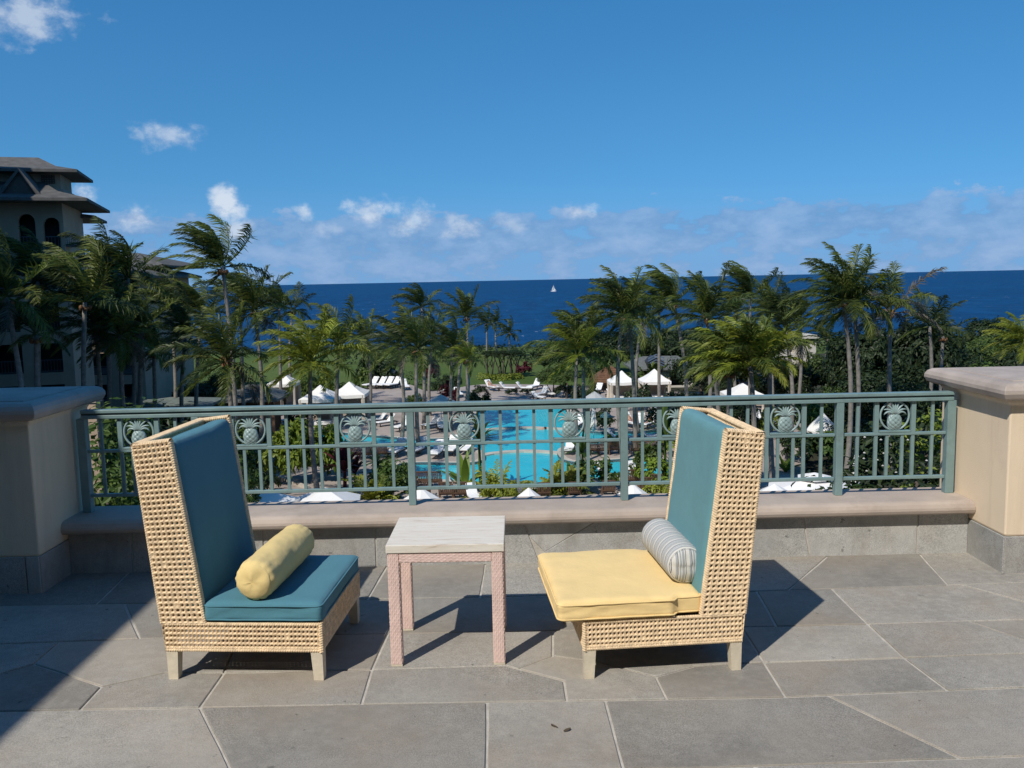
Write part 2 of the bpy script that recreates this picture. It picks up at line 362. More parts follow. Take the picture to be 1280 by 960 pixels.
# ------------------------------------------------------------------ terrace floor
FLAGS = [[(-3.595,2.955),(-3.597,2.576),(-3.194,2.952)],
[(-3.595,2.966),(-3.188,2.961),(-2.656,3.455),(-3.595,3.463)],
[(-3.595,2.566),(-3.595,1.905),(-2.305,1.905),(-2.206,2.936),(-3.184,2.95)],
[(2.109,3.431),(1.79,3.421),(1.299,3.405),(1.582,2.923),(1.805,2.928),(2.1,2.933),(2.954,2.95),(2.651,3.448)],
[(2.109,3.442),(2.644,3.459),(2.466,3.752),(2.297,3.749),(1.761,3.738),(1.795,3.432)],
[(2.663,3.449),(2.967,2.95),(3.595,2.962),(3.595,3.02),(3.283,3.468)],
[(2.657,3.459),(3.277,3.479),(3.078,3.764),(2.478,3.752)],
[(3.09,3.765),(3.289,3.48),(3.595,3.489),(3.595,3.774)],
[(3.084,3.775),(3.595,3.785),(3.595,4.149),(2.829,4.142)],
[(3.072,3.774),(2.817,4.141),(2.526,4.138),(2.258,4.135),(2.387,3.902),(2.472,3.763)],
[(3.296,3.469),(3.598,3.028),(3.595,3.478)],
[(3.598,1.906),(3.595,2.951),(2.973,2.939)],
[(3.591,1.905),(2.961,2.939),(2.106,2.923),(2.205,1.905)],
[(2.405,4.64),(1.768,4.625),(1.76,4.137),(2.249,4.146),(2.526,4.149),(2.81,4.151),(2.657,4.37),(2.474,4.641)],
[(2.412,4.651),(2.477,4.652),(3.595,4.677),(3.595,5.195),(2.515,5.195)],
[(2.4,4.65),(2.504,5.195),(1.955,5.195),(1.533,4.63),(1.762,4.636)],
[(2.486,4.642),(2.667,4.377),(2.822,4.152),(3.595,4.16),(3.595,4.666)],
[(1.757,4.625),(1.524,4.62),(1.355,4.616),(1.313,4.139),(1.422,4.137),(1.749,4.136)],
[(1.521,4.631),(1.943,5.196),(0.669,5.195),(0.681,4.631),(1.304,4.626),(1.35,4.627)],
[(-3.595,4.099),(-3.595,3.474),(-2.651,3.464),(-2.276,3.814),(-2.177,3.906),(-2.182,4.151)],
[(-3.595,4.11),(-2.176,4.162),(-1.805,4.176),(-2.078,4.657),(-2.231,4.659),(-2.493,4.663),(-3.595,4.68)],
[(1.121,3.725),(1.027,3.722),(0.815,3.702),(0.635,3.612),(0.644,3.416),(1.046,3.408),(1.113,3.41)],
[(1.132,3.725),(1.124,3.41),(1.29,3.416),(1.784,3.431),(1.75,3.738)],
[(1.133,3.736),(1.749,3.749),(1.748,4.125),(1.422,4.126),(1.306,4.128),(1.141,4.13)],
[(1.122,3.736),(1.13,4.13),(0.223,4.141),(0.206,3.855),(0.405,3.777),(0.629,3.622),(0.812,3.713),(1.027,3.733)],
[(1.119,3.399),(1.046,3.397),(0.639,3.405),(0.394,3.41),(0.398,2.911),(0.728,2.907),(0.851,2.909),(1.181,2.916),(1.217,2.916),(1.57,2.923),(1.287,3.405)],
[(-0.086,3.42),(-0.08,2.918),(0.387,2.911),(0.383,3.41),(0.234,3.414),(-0,3.418)],
[(-0.091,3.431),(0,3.429),(0.228,3.425),(0.228,3.596),(0.039,3.723),(-0.016,3.758),(-0.6,3.751),(-0.596,3.441)],
[(-0.097,3.42),(-0.602,3.43),(-1.25,3.437),(-0.977,2.953),(-0.975,2.93),(-0.332,2.921),(-0.091,2.918)],
[(-0.086,2.907),(-0.332,2.91),(-0.974,2.919),(-0.895,1.905),(0.695,1.905),(0.844,2.898),(0.728,2.896),(0.393,2.9)],
[(-1.254,3.755),(-1.254,3.448),(-0.607,3.441),(-0.611,3.751)],
[(-1.255,3.766),(-0.611,3.762),(-0.591,4.152),(-1.303,4.164)],
[(-1.266,3.767),(-1.314,4.164),(-1.68,4.17),(-1.795,4.165),(-2.171,4.152),(-2.167,3.907),(-1.752,3.662),(-1.531,3.782)],
[(-1.265,3.756),(-1.529,3.77),(-1.747,3.652),(-1.742,3.454),(-1.265,3.448)],
[(-0.6,3.762),(-0.013,3.769),(0.041,3.734),(0.195,3.854),(0.212,4.142),(-0.39,4.149),(-0.58,4.152)],
[(-2.646,3.453),(-3.178,2.958),(-2.2,2.947),(-0.986,2.93),(-0.987,2.95),(-1.262,3.437),(-1.747,3.443)],
[(-2.641,3.461),(-1.753,3.454),(-1.758,3.653),(-2.171,3.897),(-2.269,3.806)],
[(1.181,2.905),(0.856,2.898),(0.706,1.905),(2.194,1.905),(2.095,2.922),(1.806,2.917),(1.579,2.912),(1.218,2.905)],
[(-0.716,5.195),(-0.75,4.648),(-0.153,4.638),(-0.134,5.195)],
[(-0.727,5.195),(-1.5,5.195),(-1.246,4.655),(-0.761,4.648)],
[(-1.512,5.195),(-2.268,5.195),(-2.226,4.67),(-2.075,4.668),(-1.258,4.655)],
[(-3.595,5.195),(-3.595,4.691),(-2.492,4.674),(-2.237,4.67),(-2.279,5.195)],
[(0.389,3.421),(0.633,3.416),(0.624,3.612),(0.4,3.767),(0.202,3.845),(0.051,3.728),(0.239,3.602),(0.239,3.424)],
[(1.759,4.126),(1.76,3.749),(2.297,3.76),(2.459,3.763),(2.378,3.897),(2.246,4.135)],
[(-2.066,4.657),(-1.792,4.176),(-1.68,4.181),(-1.309,4.175),(-0.585,4.163),(-0.39,4.16),(0.218,4.153),(1.136,4.141),(1.302,4.139),(1.344,4.616),(1.304,4.615),(0.675,4.62),(-0.148,4.627),(-0.756,4.637),(-1.25,4.644)],
[(0.658,5.195),(-0.123,5.195),(-0.142,4.638),(0.67,4.631)],
[(-2.195,2.936),(-2.294,1.905),(-0.906,1.905),(-0.985,2.919)]]
floor = structure(MB().box2((-9, -9, -.3), (9, 5.3, -.006)).build('terrace_floor', 'mortar'))
def flag(poly):
    z = U(-.0012, .0012); cx = sum(p[0] for p in poly) / len(poly); cy = sum(p[1] for p in poly) / len(poly)
    mb = MB(); n = len(poly)
    # subdivide edges a little so that the arrises are not ruler straight
    pts = []
    for i in range(n):
        a = Vector((poly[i][0] - cx, poly[i][1] - cy)); b = Vector((poly[(i + 1) % n][0] - cx, poly[(i + 1) % n][1] - cy))
        d = (b - a); L = d.length; k = max(1, min(6, int(L / .16))); nn = Vector((-d.y, d.x)) / max(L, 1e-6)
        for j in range(k):
            q = a + d * (j / k)
            if j: q += nn * U(-.0035, .0035)
            pts.append(q)
    mb.prism([(p.x, p.y) for p in pts], lambda u, v, w: (u, v, w), -.03, 0.0)
    mb.build('flagstone', 'flagstone', floor, bevel=.0035, segs=1, loc=(cx, cy, z))
for f_ in FLAGS: flag(f_)
y_ = 1.89
while y_ > -3.5:
    x_ = -3.6
    while x_ < 3.55:
        w_ = min(U(.9, 1.5), 3.6 - x_)
        if w_ > .1: flag([(x_ + .006, y_ - .62), (x_ + w_ - .006, y_ - .62), (x_ + w_ - .006, y_ - .006), (x_ + .006, y_ - .006)])
        x_ += w_
    y_ -= .626

# ------------------------------------------------------------------ parapet wall
par = thing('parapet_wall', 'low granite faced parapet wall with a pinkish coping under the green railing', 'wall', (0, 5.2, 0))
Y0 = 5.19
PXL, PXR = -2.62, 2.80
MB().box2((PXL - .15, -.003, -.6), (PXR + .15, .29, .252)).build('core', 'mortar', par)
def P2(px, py):
    p = at(px, py, Y0); return (p.x, min(max(p.z, -.004), .25))
xs = [PXL, P2(165, 690)[0], P2(330, 690)[0], P2(470, 690)[0], None, P2(1147, 670)[0], PXR]
def panel(poly, name='stone_panel'):
    g_ = .004; cx = sum(p[0] for p in poly) / len(poly); cz = sum(p[1] for p in poly) / len(poly)
    sh = []
    for u, v in poly:
        sh.append((u + (g_ if u < cx else -g_), v))
    MB().prism(sh, lambda u, v, w: (u, w - 5.2, v), Y0 + U(0, .002), Y0 + .03).build(name, 'granite', par, bevel=.003, segs=1)
zb, zt = -.004, .249
for a, b in ((0, 1), (1, 2), (2, 3)): panel([(xs[a], zb), (xs[b], zb), (xs[b], zt), (xs[a], zt)])
a6 = P2(655, 648); b6 = P2(663, 673); c6 = P2(675, 700); d6 = P2(745, 646); e6 = P2(680, 690); f6 = P2(1004, 643); g6 = P2(1013, 694)
panel([(xs[3], zb), (c6[0], zb), b6, (a6[0], zt), (xs[3], zt)])
panel([b6, e6, (d6[0], zt), (a6[0], zt)])
panel([(c6[0], zb), (g6[0], zb), (f6[0], zt), (d6[0], zt), e6])
panel([(g6[0], zb), (xs[5], zb), (xs[5], zt), (f6[0], zt)])
panel([(xs[5], zb), (xs[6], zb), (xs[6], zt), (xs[5], zt)])
prof = [(.30, .252), (.30, .335), (-.035, .335), (-.055, .331), (-.075, .320), (-.084, .300), (-.086, .285), (-.080, .268), (-.066, .257), (-.045, .252)]
MB().prism(prof[::-1], lambda u, v, w: (w, u, v), PXL - .1, PXR + .0).build('coping', 'coping', par, smooth=False, bevel=.004)

# ------------------------------------------------------------------ end piers
def pier(sx, xin, label, yf):
    xo = sx * 5.6; cx = (xin + xo) / 2; hx = abs(xo - xin) / 2; yb = 5.57; cy = (yf + yb) / 2; hy = (yb - yf) / 2
    t = thing('pier', label, 'pier', (cx, cy, 0))
    MB().loft_rect(0, 0, hx - .008, hy - .008, [(0, -.6), (0, .205), (0, .215)], top=False).build('core', 'mortar', t)
    MB().loft_rect(0, 0, hx, hy, [(-.012, .208), (0.0, .216), (0, .30), (0, .96), (.012, .972), (.012, .990), (.0, .992)]).build('body', 'stucco', t, bevel=.012)
    cp = [(.02, .985), (.05, .990), (.072, 1.004), (.083, 1.028), (.082, 1.048), (.070, 1.070), (.048, 1.084), (.02, 1.088), (-.012, 1.088), (-.018, 1.080), (-.024, 1.080), (-.030, 1.092), (-.10, 1.098)]
    MB().loft_rect(0, 0, hx, hy, cp).build('cap', 'pier_cap', t, bevel=.003)
    # granite base panels
    def pn(a, b): MB().box2(a, b).build('stone_panel', 'granite', t, bevel=.003, segs=1)
    x0, x1 = -hx, hx
    inx = -sx * hx
    pn((inx - sx * .004 - .0, -hy + .002, -.005), (inx + sx * .012, hy, .210))
    k = 0; x = x0
    while x < x1 - .01:
        w = min((.95, 1.15, .8)[k % 3], x1 - x); pn((x + .003, -hy - .003, -.005), (x + w - .003, -hy + .012, .211)); x += w; k += 1
    return t
pier(1, 2.80, 'sunlit cream stucco pier at the right end of the railing', 4.81)
pier(-1, -2.62, 'shaded cream stucco pier at the left end of the railing', 4.86)

# ------------------------------------------------------------------ railing
RY = 5.36
rail = thing('balcony_railing', 'grey green metal railing with round pineapple medallions on the parapet', 'railing', (0, RY, .335))
zr = .335
RX0, RX1 = at(103, 520, RY).x, at(1190, 500, RY).x
def zb_(z0, z1, d, name, x0=RX0, x1=RX1, m='rail_paint', bev=.003, y=0): 
    return MB().box2((x0, y - d / 2, z0 - zr), (x1, y + d / 2, z1 - zr)).build(name, m, rail, bevel=bev)
zb_(.948, .968, .062, 'handrail'); zb_(.936, .948, .042, 'rail_groove', m='rail_groove', bev=0); zb_(.914, .936, .056, 'top_rail')
Z_MID, Z_BOT = .712, .437
posts = [105, 247, 514, 780, 1048, 1186]
for px in posts:
    x = at(px, 560, RY).x; w = .052 if px in (105, 1186) else .044
    MB().box2((x - w / 2, -.026, 0), (x + w / 2, .026, .914 - zr)).build('post', 'rail_paint', rail, bevel=.003)
px_ = [at(p, 560, RY).x for p in posts]
for a, b in zip(px_[:-1], px_[1:]):
    zb_(Z_MID - .009, Z_MID + .009, .024, 'mid_rail', a + .026, b - .026)
    zb_(Z_BOT - .010, Z_BOT + .010, .026, 'bottom_rail', a + .026, b - .026)
bal_me = {}
def baluster(x, w, z0, z1):
    key = (w, round(z0, 3), round(z1, 3))
    if key not in bal_me: bal_me[key] = MB().box2((-w / 2, -w / 2 * .8, z0 - zr), (w / 2, w / 2 * .8, z1 - zr)).mesh('baluster', 'rail_paint')
    link('baluster', bal_me[key], rail, (x, 0, 0))
meds = []
def bx(px): return at(px, 560, RY).x
def medbay(m):
    meds.append(bx(m))
    for s in (-23, 23): 
        baluster(bx(m + s), .027, Z_MID + .009, .914)
        baluster(bx(m + s), .020, Z_BOT + .01, Z_MID - .009)
    for s in (-9, 10): baluster(bx(m + s), .018, Z_BOT + .01, Z_MID - .009)
    x = bx(m); MB().box2((x - .098, -.014, Z_MID + .0095 - zr), (x + .098, .014, Z_MID + .021 - zr)).build('medallion_sill', 'rail_paint', rail, bevel=.002)
for m in (175, 314.5, 445, 581, 712, 847, 981, 1117): medbay(m)
for p in (128, 221, 270, 292 - 1, 359.5, 380, 401, 421 - .5, 491, 536, 626, 647, 668, 757, 803, 892.5, 913.5, 934, 1026, 1071, 1164):
    if p in (291, 420.5): continue
    for a, b in ((Z_MID + .009, .914), (Z_BOT + .01, Z_MID - .009)): baluster(bx(p), .018, a, b)
def medallion_meshes():
    r = MB(); n = 40
    r.tube([(cos(2 * pi * k / n) * .089, 0, sin(2 * pi * k / n) * .089) for k in range(n + 1)], .0066, 6, cap=False)
    ring = r.mesh('medallion_ring', 'medallion_paint', True)
    b = MB(); nu, nv = 44, 26; zc = -.034
    for j in range(nv + 1):
        th = pi * j / nv
        for i in range(nu):
            ph = 2 * pi * i / nu
            sq = max(0.0, sin(th)) ** .75
            s1 = abs(sin(4.0 * ph + 5.2 * th)); s2 = abs(sin(4.0 * ph - 5.2 * th))
            d = 1 + .55 * ((.35 * s1 + .65 * s2) ** .6 - .5) * sin(th)
            b.v.append((.045 * sq * cos(ph) * (1 - .12 * cos(th)) * (1 + .35 * (d - 1) * abs(sin(ph))), .017 * sq * sin(ph) * d * 1.15, zc + .052 * cos(th)))
    for j in range(nv):
        for i in range(nu):
            i2 = (i + 1) % nu; b.f.append((j * nu + i, j * nu + nu + i, j * nu + nu + i2, j * nu + i2))
    body = b.mesh('pineapple', 'medallion_paint', False)
    l = MB()
    for a, ln, cu in [(0, .062, 0), (-14, .064, -.3), (14, .064, .3), (-30, .062, -.9), (30, .062, .9), (-50, .056, -1.5), (50, .056, 1.5), (-74, .05, -2.1), (74, .05, 2.1)]:
        p = Vector((0.014 * a / 74, -.006, .012)); ln *= 1.32; an = radians(a * .62); pts = [p.copy()]
        for k in range(6):
            p = p + Vector((sin(an), 0, cos(an))) * (ln / 6); an += cu / 6; pts.append(p.copy())
        l.tube(pts, [.009, .0110, .0105, .009, .0075, .0055, .002], 6, flat=.75)
    for a, cu in ((-1, 1), (1, -1)):
        p = Vector((0, -.002, -.082)); an = radians(90 * a); pts = [p.copy()]
        for k in range(7):
            p = p + Vector((sin(an), 0, cos(an))) * .0085; an -= a * .22; pts.append(p.copy())
        l.tube(pts, [.008, .009, .009, .008, .007, .006, .004, .002], 6)
    return ring, body, l.mesh('pineapple_leaves', 'medallion_paint', True)
ring_me, pine_me, leaf_me = medallion_meshes()
for x in meds:
    r = link('medallion_ring', ring_me, rail, (x, 0, (Z_MID + .021 + .914) / 2 - zr))
    link('pineapple', pine_me, r); link('pineapple_leaves', leaf_me, r)

# ------------------------------------------------------------------ rattan lounge chairs
def weave(mb, P00, P10, P11, P01, nu, nv, th=.007):
    P00, P10, P11, P01 = map(Vector, (P00, P10, P11, P01))
    nrm = (P10 - P00).cross(P01 - P00).normalized()
    def pt(s, t, h): return (P00 * (1 - s) + P10 * s) * (1 - t) + (P01 * (1 - s) + P11 * s) * t + nrm * h
    oc = [(-1, -1), (0, -1), (1, -1), (1, 0), (1, 1), (0, 1), (-1, 1), (-1, 0)]
    for j in range(nv):
        for i in range(nu):
            cs, ct = (i + .5) / nu, (j + .5) / nv; o = len(mb.v)
            closed = random.random() < .012
            for k, (a, b) in enumerate(oc):     # outer edge: raised twist on the rows, low on the columns
                h = (.0036 if b != 0 and a == 0 else (.0006 if b != 0 else -.0008)) * U(.7, 1.2)
                mb.v.append(pt(cs + a * .5 / nu, ct + b * .5 / nv, h))
            for k, (a, b) in enumerate(oc):
                f = .78 if a and b else .74
                mb.v.append(pt(cs + a * .5 * f / nu, ct + b * .5 * f / nv, .0021 if (a and b) else .0012))
            hw, hh = (.285 * U(.85, 1.1), .27 * U(.85, 1.1)) if not closed else (.05, .05)
            for k, (a, b) in enumerate(oc):
                f = .72 if a and b else 1.0
                mb.v.append(pt(cs + (a * hw * f + .05 * b) / nu, ct + b * hh * f / nv, -.0018))
            for k, (a, b) in enumerate(oc):
                f = .72 if a and b else 1.0
                mb.v.append(pt(cs + (a * hw * f + .05 * b) / nu, ct + b * hh * f / nv, -th))
            for r_ in range(3):
                for k in range(8):
                    k2 = (k + 1) % 8
                    mb.f.append((o + r_ * 8 + k, o + r_ * 8 + k2, o + r_ * 8 + 8 + k2, o + r_ * 8 + 8 + k))
            for k in range(8):
                k2 = (k + 1) % 8; mb.f.append((o + 24 + k, o + 24 + k2, o + k2, o + k))
    return mb
def rope(mb, a, b, r=.011, pitch=.0105, sides=8):
    a, b = Vector(a), Vector(b); L = (b - a).length; n = max(2, int(L / (pitch / 2)))
    t = (b - a).normalized(); ref = Vector((0, 0, 1)) if abs(t.z) < .8 else Vector((1, 0, 0))
    u = t.cross(ref).normalized(); w = u.cross(t); o = len(mb.v)
    for i in range(n + 1):
        for k in range(sides):
            q = 2 * pi * k / sides
            rr = r * (1.0 if (i % 2 == 0) else .80)
            mb.v.append(a + t * (L * i / n + .35 * pitch * sin(q)) + u * cos(q) * rr + w * sin(q) * rr)
    for i in range(n):
        for k in range(sides):
            k2 = (k + 1) % sides; mb.f.append((o + i * sides + k, o + i * sides + k2, o + (i + 1) * sides + k2, o + (i + 1) * sides + k))
    return mb
CW, CD = .69, .69               # chair width and depth over the legs
HX, HY = CD / 2, CW / 2
ZB, ZS = .136, .258             # underside and top of the woven base
BACK_B, BACK_T = (-HX, ZB), (-HX - .085, 1.036)          # rear line of the back
FRT_B, FRT_T = (-HX + .178, ZS), (-HX + .074, 1.054)     # front line of the wings
def lerp2(a, b, t): return (a[0] + (b[0] - a[0]) * t, a[1] + (b[1] - a[1]) * t)
def chair_meshes():
    tB = (ZS - ZB) / (BACK_T[1] - ZB); rm = lerp2(BACK_B, BACK_T, tB)
    ms = {}
    ins = .024
    for s, nm in ((-1, 'near'), (1, 'far')):
        m = MB(); y = s * HY; yi = s * (HY - ins)
        A, B, Cc, D = (rm[0], y, rm[1]), (FRT_B[0], y, FRT_B[1]), (FRT_T[0], y, FRT_T[1]), (BACK_T[0], y, BACK_T[1])
        def inn(p): return (p[0], yi, p[2])
        if s < 0: weave(m, A, B, Cc, D, 8, 35)
        else: weave(m, B, A, D, Cc, 8, 35)
        ym = s * (HY - .008); y2 = s * (HY - .026); y3 = s * (HY - .017)
        def g(p, yy): return (p[0], yy, p[2])
        for yy in (ym, y3, y2):
            rope(m, g(B, yy), g(Cc, yy), .0105); rope(m, g(D, yy), g(Cc, yy), .0105)
        rope(m, g(A, ym), g(D, ym), .010)
        ms['wing', s] = m
        m = MB(); y = s * (HY - .002)
        q = [(-HX, y, ZB + .008), (HX, y, ZB + .008), (HX, y, ZS - .008), (-HX, y, ZS - .004)]
        if s < 0: weave(m, *q, 39, 5)
        else: weave(m, q[1], q[0], q[3], q[2], 39, 5)
        yr = s * (HY - .006)
        for zz, rr in ((ZB, .009), (ZB + .011, .007), (ZS - .006, .009)): rope(m, (-HX, yr, zz), (HX, yr, zz), rr)
        rope(m, (HX - .004, yr, ZB - .006), (HX - .004, yr, ZS), .011)
        ms['rail', s] = m
    m = MB(); weave(m, (HX - .002, -HY, ZB + .008), (HX - .002, HY, ZB + .008), (HX - .002, HY, ZS - .008), (HX - .002, -HY, ZS - .008), 39, 5)
    for zz, rr in ((ZB, .009), (ZB + .011, .007), (ZS - .006, .009)): rope(m, (HX - .006, -HY, zz), (HX - .006, HY, zz), rr)
    ms['front'] = m
    m = MB(); b0, b1 = BACK_B, BACK_T
    weave(m, (b0[0], HY, b0[1]), (b0[0], -HY, b0[1]), (b1[0], -HY, b1[1]), (b1[0], HY, b1[1]), 34, 37)
    i0 = (rm[0] + .032, rm[1]); i1 = (b1[0] + .032, b1[1] + .002); k0 = lerp2(i0, i1, .55)
    weave(m, (k0[0], -HY + .02, k0[1]), (k0[0], HY - .02, k0[1]), (i1[0], HY - .02, i1[1]), (i1[0], -HY + .02, i1[1]), 30, 14)
    for dx in (.004, .013, .022, .030): rope(m, (b1[0] + dx, -HY, b1[1] + .002), (b1[0] + dx, HY, b1[1] + .002), .0105)
    ms['back'] = m
    dk = MB().box2((-HX + .02, -HY + .012, ZS - .02), (HX - .012, HY - .012, ZS - .004)); ms['deck'] = dk
    return ms
_cm = chair_meshes()
CM = {k: m.mesh('rattan' if k != 'deck' else 'seat_deck', 'rattan' if k != 'deck' else 'seat_deck', False) for k, m in _cm.items()}
def leg_mesh(sx, sy):
    m = MB(); x = sx * (HX - .027); y = sy * (HY - .028); w = .026; w2 = .021; dx = sx * .004
    def q(z, h, ox): return [(x + ox - h, y - h, z), (x + ox + h, y - h, z), (x + ox + h, y + h, z), (x + ox - h, y + h, z)]
    m.hexa(q(0, w2, dx), q(ZB + .01, w, 0)); return m.mesh('leg', 'chair_leg')
LEGM = [leg_mesh(a, b) for a in (-1, 1) for b in (-1, 1)]
def cushion(lx, ly, lz, r, puff, seed, n=22, wr=.003, notch=None):
    mb = MB(); off = Vector((seed * 3.7, seed * 1.3, seed * 5.1))
    def tsp(k):
        t = -1 + 2 * k / n; return math.copysign(abs(t) ** .75, t)
    def place(p):
        hx, hy, hz = lx / 2, ly / 2, lz / 2
        q = Vector((p.x * hx, p.y * hy, p.z * hz))
        c = Vector((max(-hx + r, min(hx - r, q.x)), max(-hy + r, min(hy - r, q.y)), max(-hz + r, min(hz - r, q.z))))
        d = q - c
        if d.length > 1e-9:
            m_ = max(abs(d.x), abs(d.y), abs(d.z)); q = c + d.normalized() * r if abs(m_ - r) < 1e-6 or d.length > r else q
        fx, fy = 1 - (q.x / hx) ** 2, 1 - (q.y / hy) ** 2
        q.z += puff * max(fx, 0) ** .6 * max(fy, 0) ** .6 * (1 if q.z > 0 else -.4)
        corner = (abs(q.x) / hx) ** 3 * (abs(q.y) / hy) ** 3
        q.x *= 1 + .012 * corner - .010 * max(fy, 0) * 0; q.y *= 1 + .012 * corner
        if notch is not None and q.x < notch: q.y *= 1 - .075 * min(1, (notch - q.x) / .016)
        e = max(abs(q.x) / hx, abs(q.y) / hy) ** 4
        v = Vector((q.x * 9, q.y * 9, q.z * 20)) + off
        dn = noise.fractal(v, 1.0, 2.0, 3) * wr * (.4 + 1.2 * e)
        dir_ = (q - c); dir_ = dir_.normalized() if dir_.length > 1e-6 else Vector((0, 0, 1 if q.z > 0 else -1))
        return q + dir_ * dn
    faces_ = [(lambda a, b: Vector((a, b, 1))), (lambda a, b: Vector((b, a, -1))), (lambda a, b: Vector((1, a, b))), (lambda a, b: Vector((-1, b, a))), (lambda a, b: Vector((b, 1, a))), (lambda a, b: Vector((a, -1, b)))]
    key = {}; 
    for fn in faces_:
        g = []
        for i in range(n + 1):
            row = []
            for j in range(n + 1):
                p = fn(tsp(i), tsp(j)); kk = (round(p.x, 5), round(p.y, 5), round(p.z, 5))
                if kk not in key: key[kk] = len(mb.v); mb.v.append(place(p))
                row.append(key[kk])
            g.append(row)
        for i in range(n):
            for j in range(n): mb.f.append((g[i][j], g[i + 1][j], g[i + 1][j + 1], g[i][j + 1]))
    return mb
def make_chair(label, loc, rz):
    t = thing('lounge_chair', label, 'chair', loc, rz, 'rattan lounge chairs on the terrace')
    for s in (-1, 1):
        link('wing_panel', CM['wing', s], t); link('side_rail', CM['rail', s], t)
    link('front_rail', CM['front'], t); link('back_panel', CM['back'], t); link('seat_deck', CM['deck'], t)
    for m in LEGM: link('leg', m, t)
    return t
def add_cushion(t, name, mb, m, loc, rot=(0, 0, 0), label=None):
    o = mb.build(name, m, t, True, loc=loc); o.rotation_euler = rot
    sd = o.modifiers.new('sub', 'SUBSURF'); sd.levels = 1; sd.render_levels = 1
    if label: o['label'] = label
    return o
def welt(t, name, lx, ly, zs, m, c, notch=None):
    mb = MB(); r = .028
    for z in zs:
        P = []
        for cx, cy, a0 in ((1, 1, 0), (-1, 1, 90), (-1, -1, 180), (1, -1, 270)):
            for k in range(6):
                a = radians(a0 + 18 * k); P.append(Vector((cx * (lx / 2 - r) + r * cos(a), cy * (ly / 2 - r) + r * sin(a), z)))
        Q = []
        for i in range(len(P)):
            a, b = P[i], P[(i + 1) % len(P)]; n = max(1, int((b - a).length / .02))
            for j in range(n):
                q = a.lerp(b, j / n)
                if notch is not None and q.x < notch: q.y *= 1 - .075 * min(1, (notch - q.x) / .016)
                Q.append(q + Vector((0, 0, .0018 * noise.noise(q * 14))))
        Q.append(Q[0]); mb.tube(Q, .0042, 6, cap=False)
    o = mb.build(name, m, t, True, loc=c); return o
lean = atan2(FRT_B[0] - FRT_T[0], FRT_T[1] - FRT_B[1])
def back_cushion(t, m, dz=0.0, dx=0.0, seed=1, tilt=0):
    h = .76; thk = .105
    mid = lerp2(FRT_B, FRT_T, .5)
    c = Vector((mid[0] - thk / 2 + .012 + dx, 0, mid[1] + .02 + dz))
    mb = cushion(h, CW - .058, thk, .035, .012, seed)
    o = add_cushion(t, 'back_cushion', mb, m, c, (0, -(pi / 2 + lean), 0)); o.rotation_euler.x = 0
    return o
LC = make_chair('rattan lounge chair on the left with blue cushions and a plain yellow bolster', (-1.117, 4.021, 0), radians(-4.2))
back_cushion(LC, 'teal_fabric', -.01, 0.0, 1)
add_cushion(LC, 'seat_cushion', cushion(.515, CW + .0, .088, .026, .006, 2), 'teal_fabric', (HX - .515 / 2 + .004, 0, ZS + .046))
welt(LC, 'piping', .517, CW + .002, (.030, -.030), 'teal_fabric', (HX - .515 / 2 + .004, 0, ZS + .046))
RC = make_chair('rattan lounge chair on the right with a yellow seat cushion and striped bolster', (.638, 3.970, 0), radians(184.4))
back_cushion(RC, 'sea_fabric', .0, .0, 3)
add_cushion(RC, 'seat_cushion', cushion(.625, CW + .02, .090, .026, .010, 4, n=30, notch=-.185), 'yellow_fabric', (HX + .11 - .3125, 0, ZS + .047))
welt(RC, 'piping', .627, CW + .022, (.031, -.031), 'yellow_fabric', (HX + .11 - .3125, 0, ZS + .047), -.185)
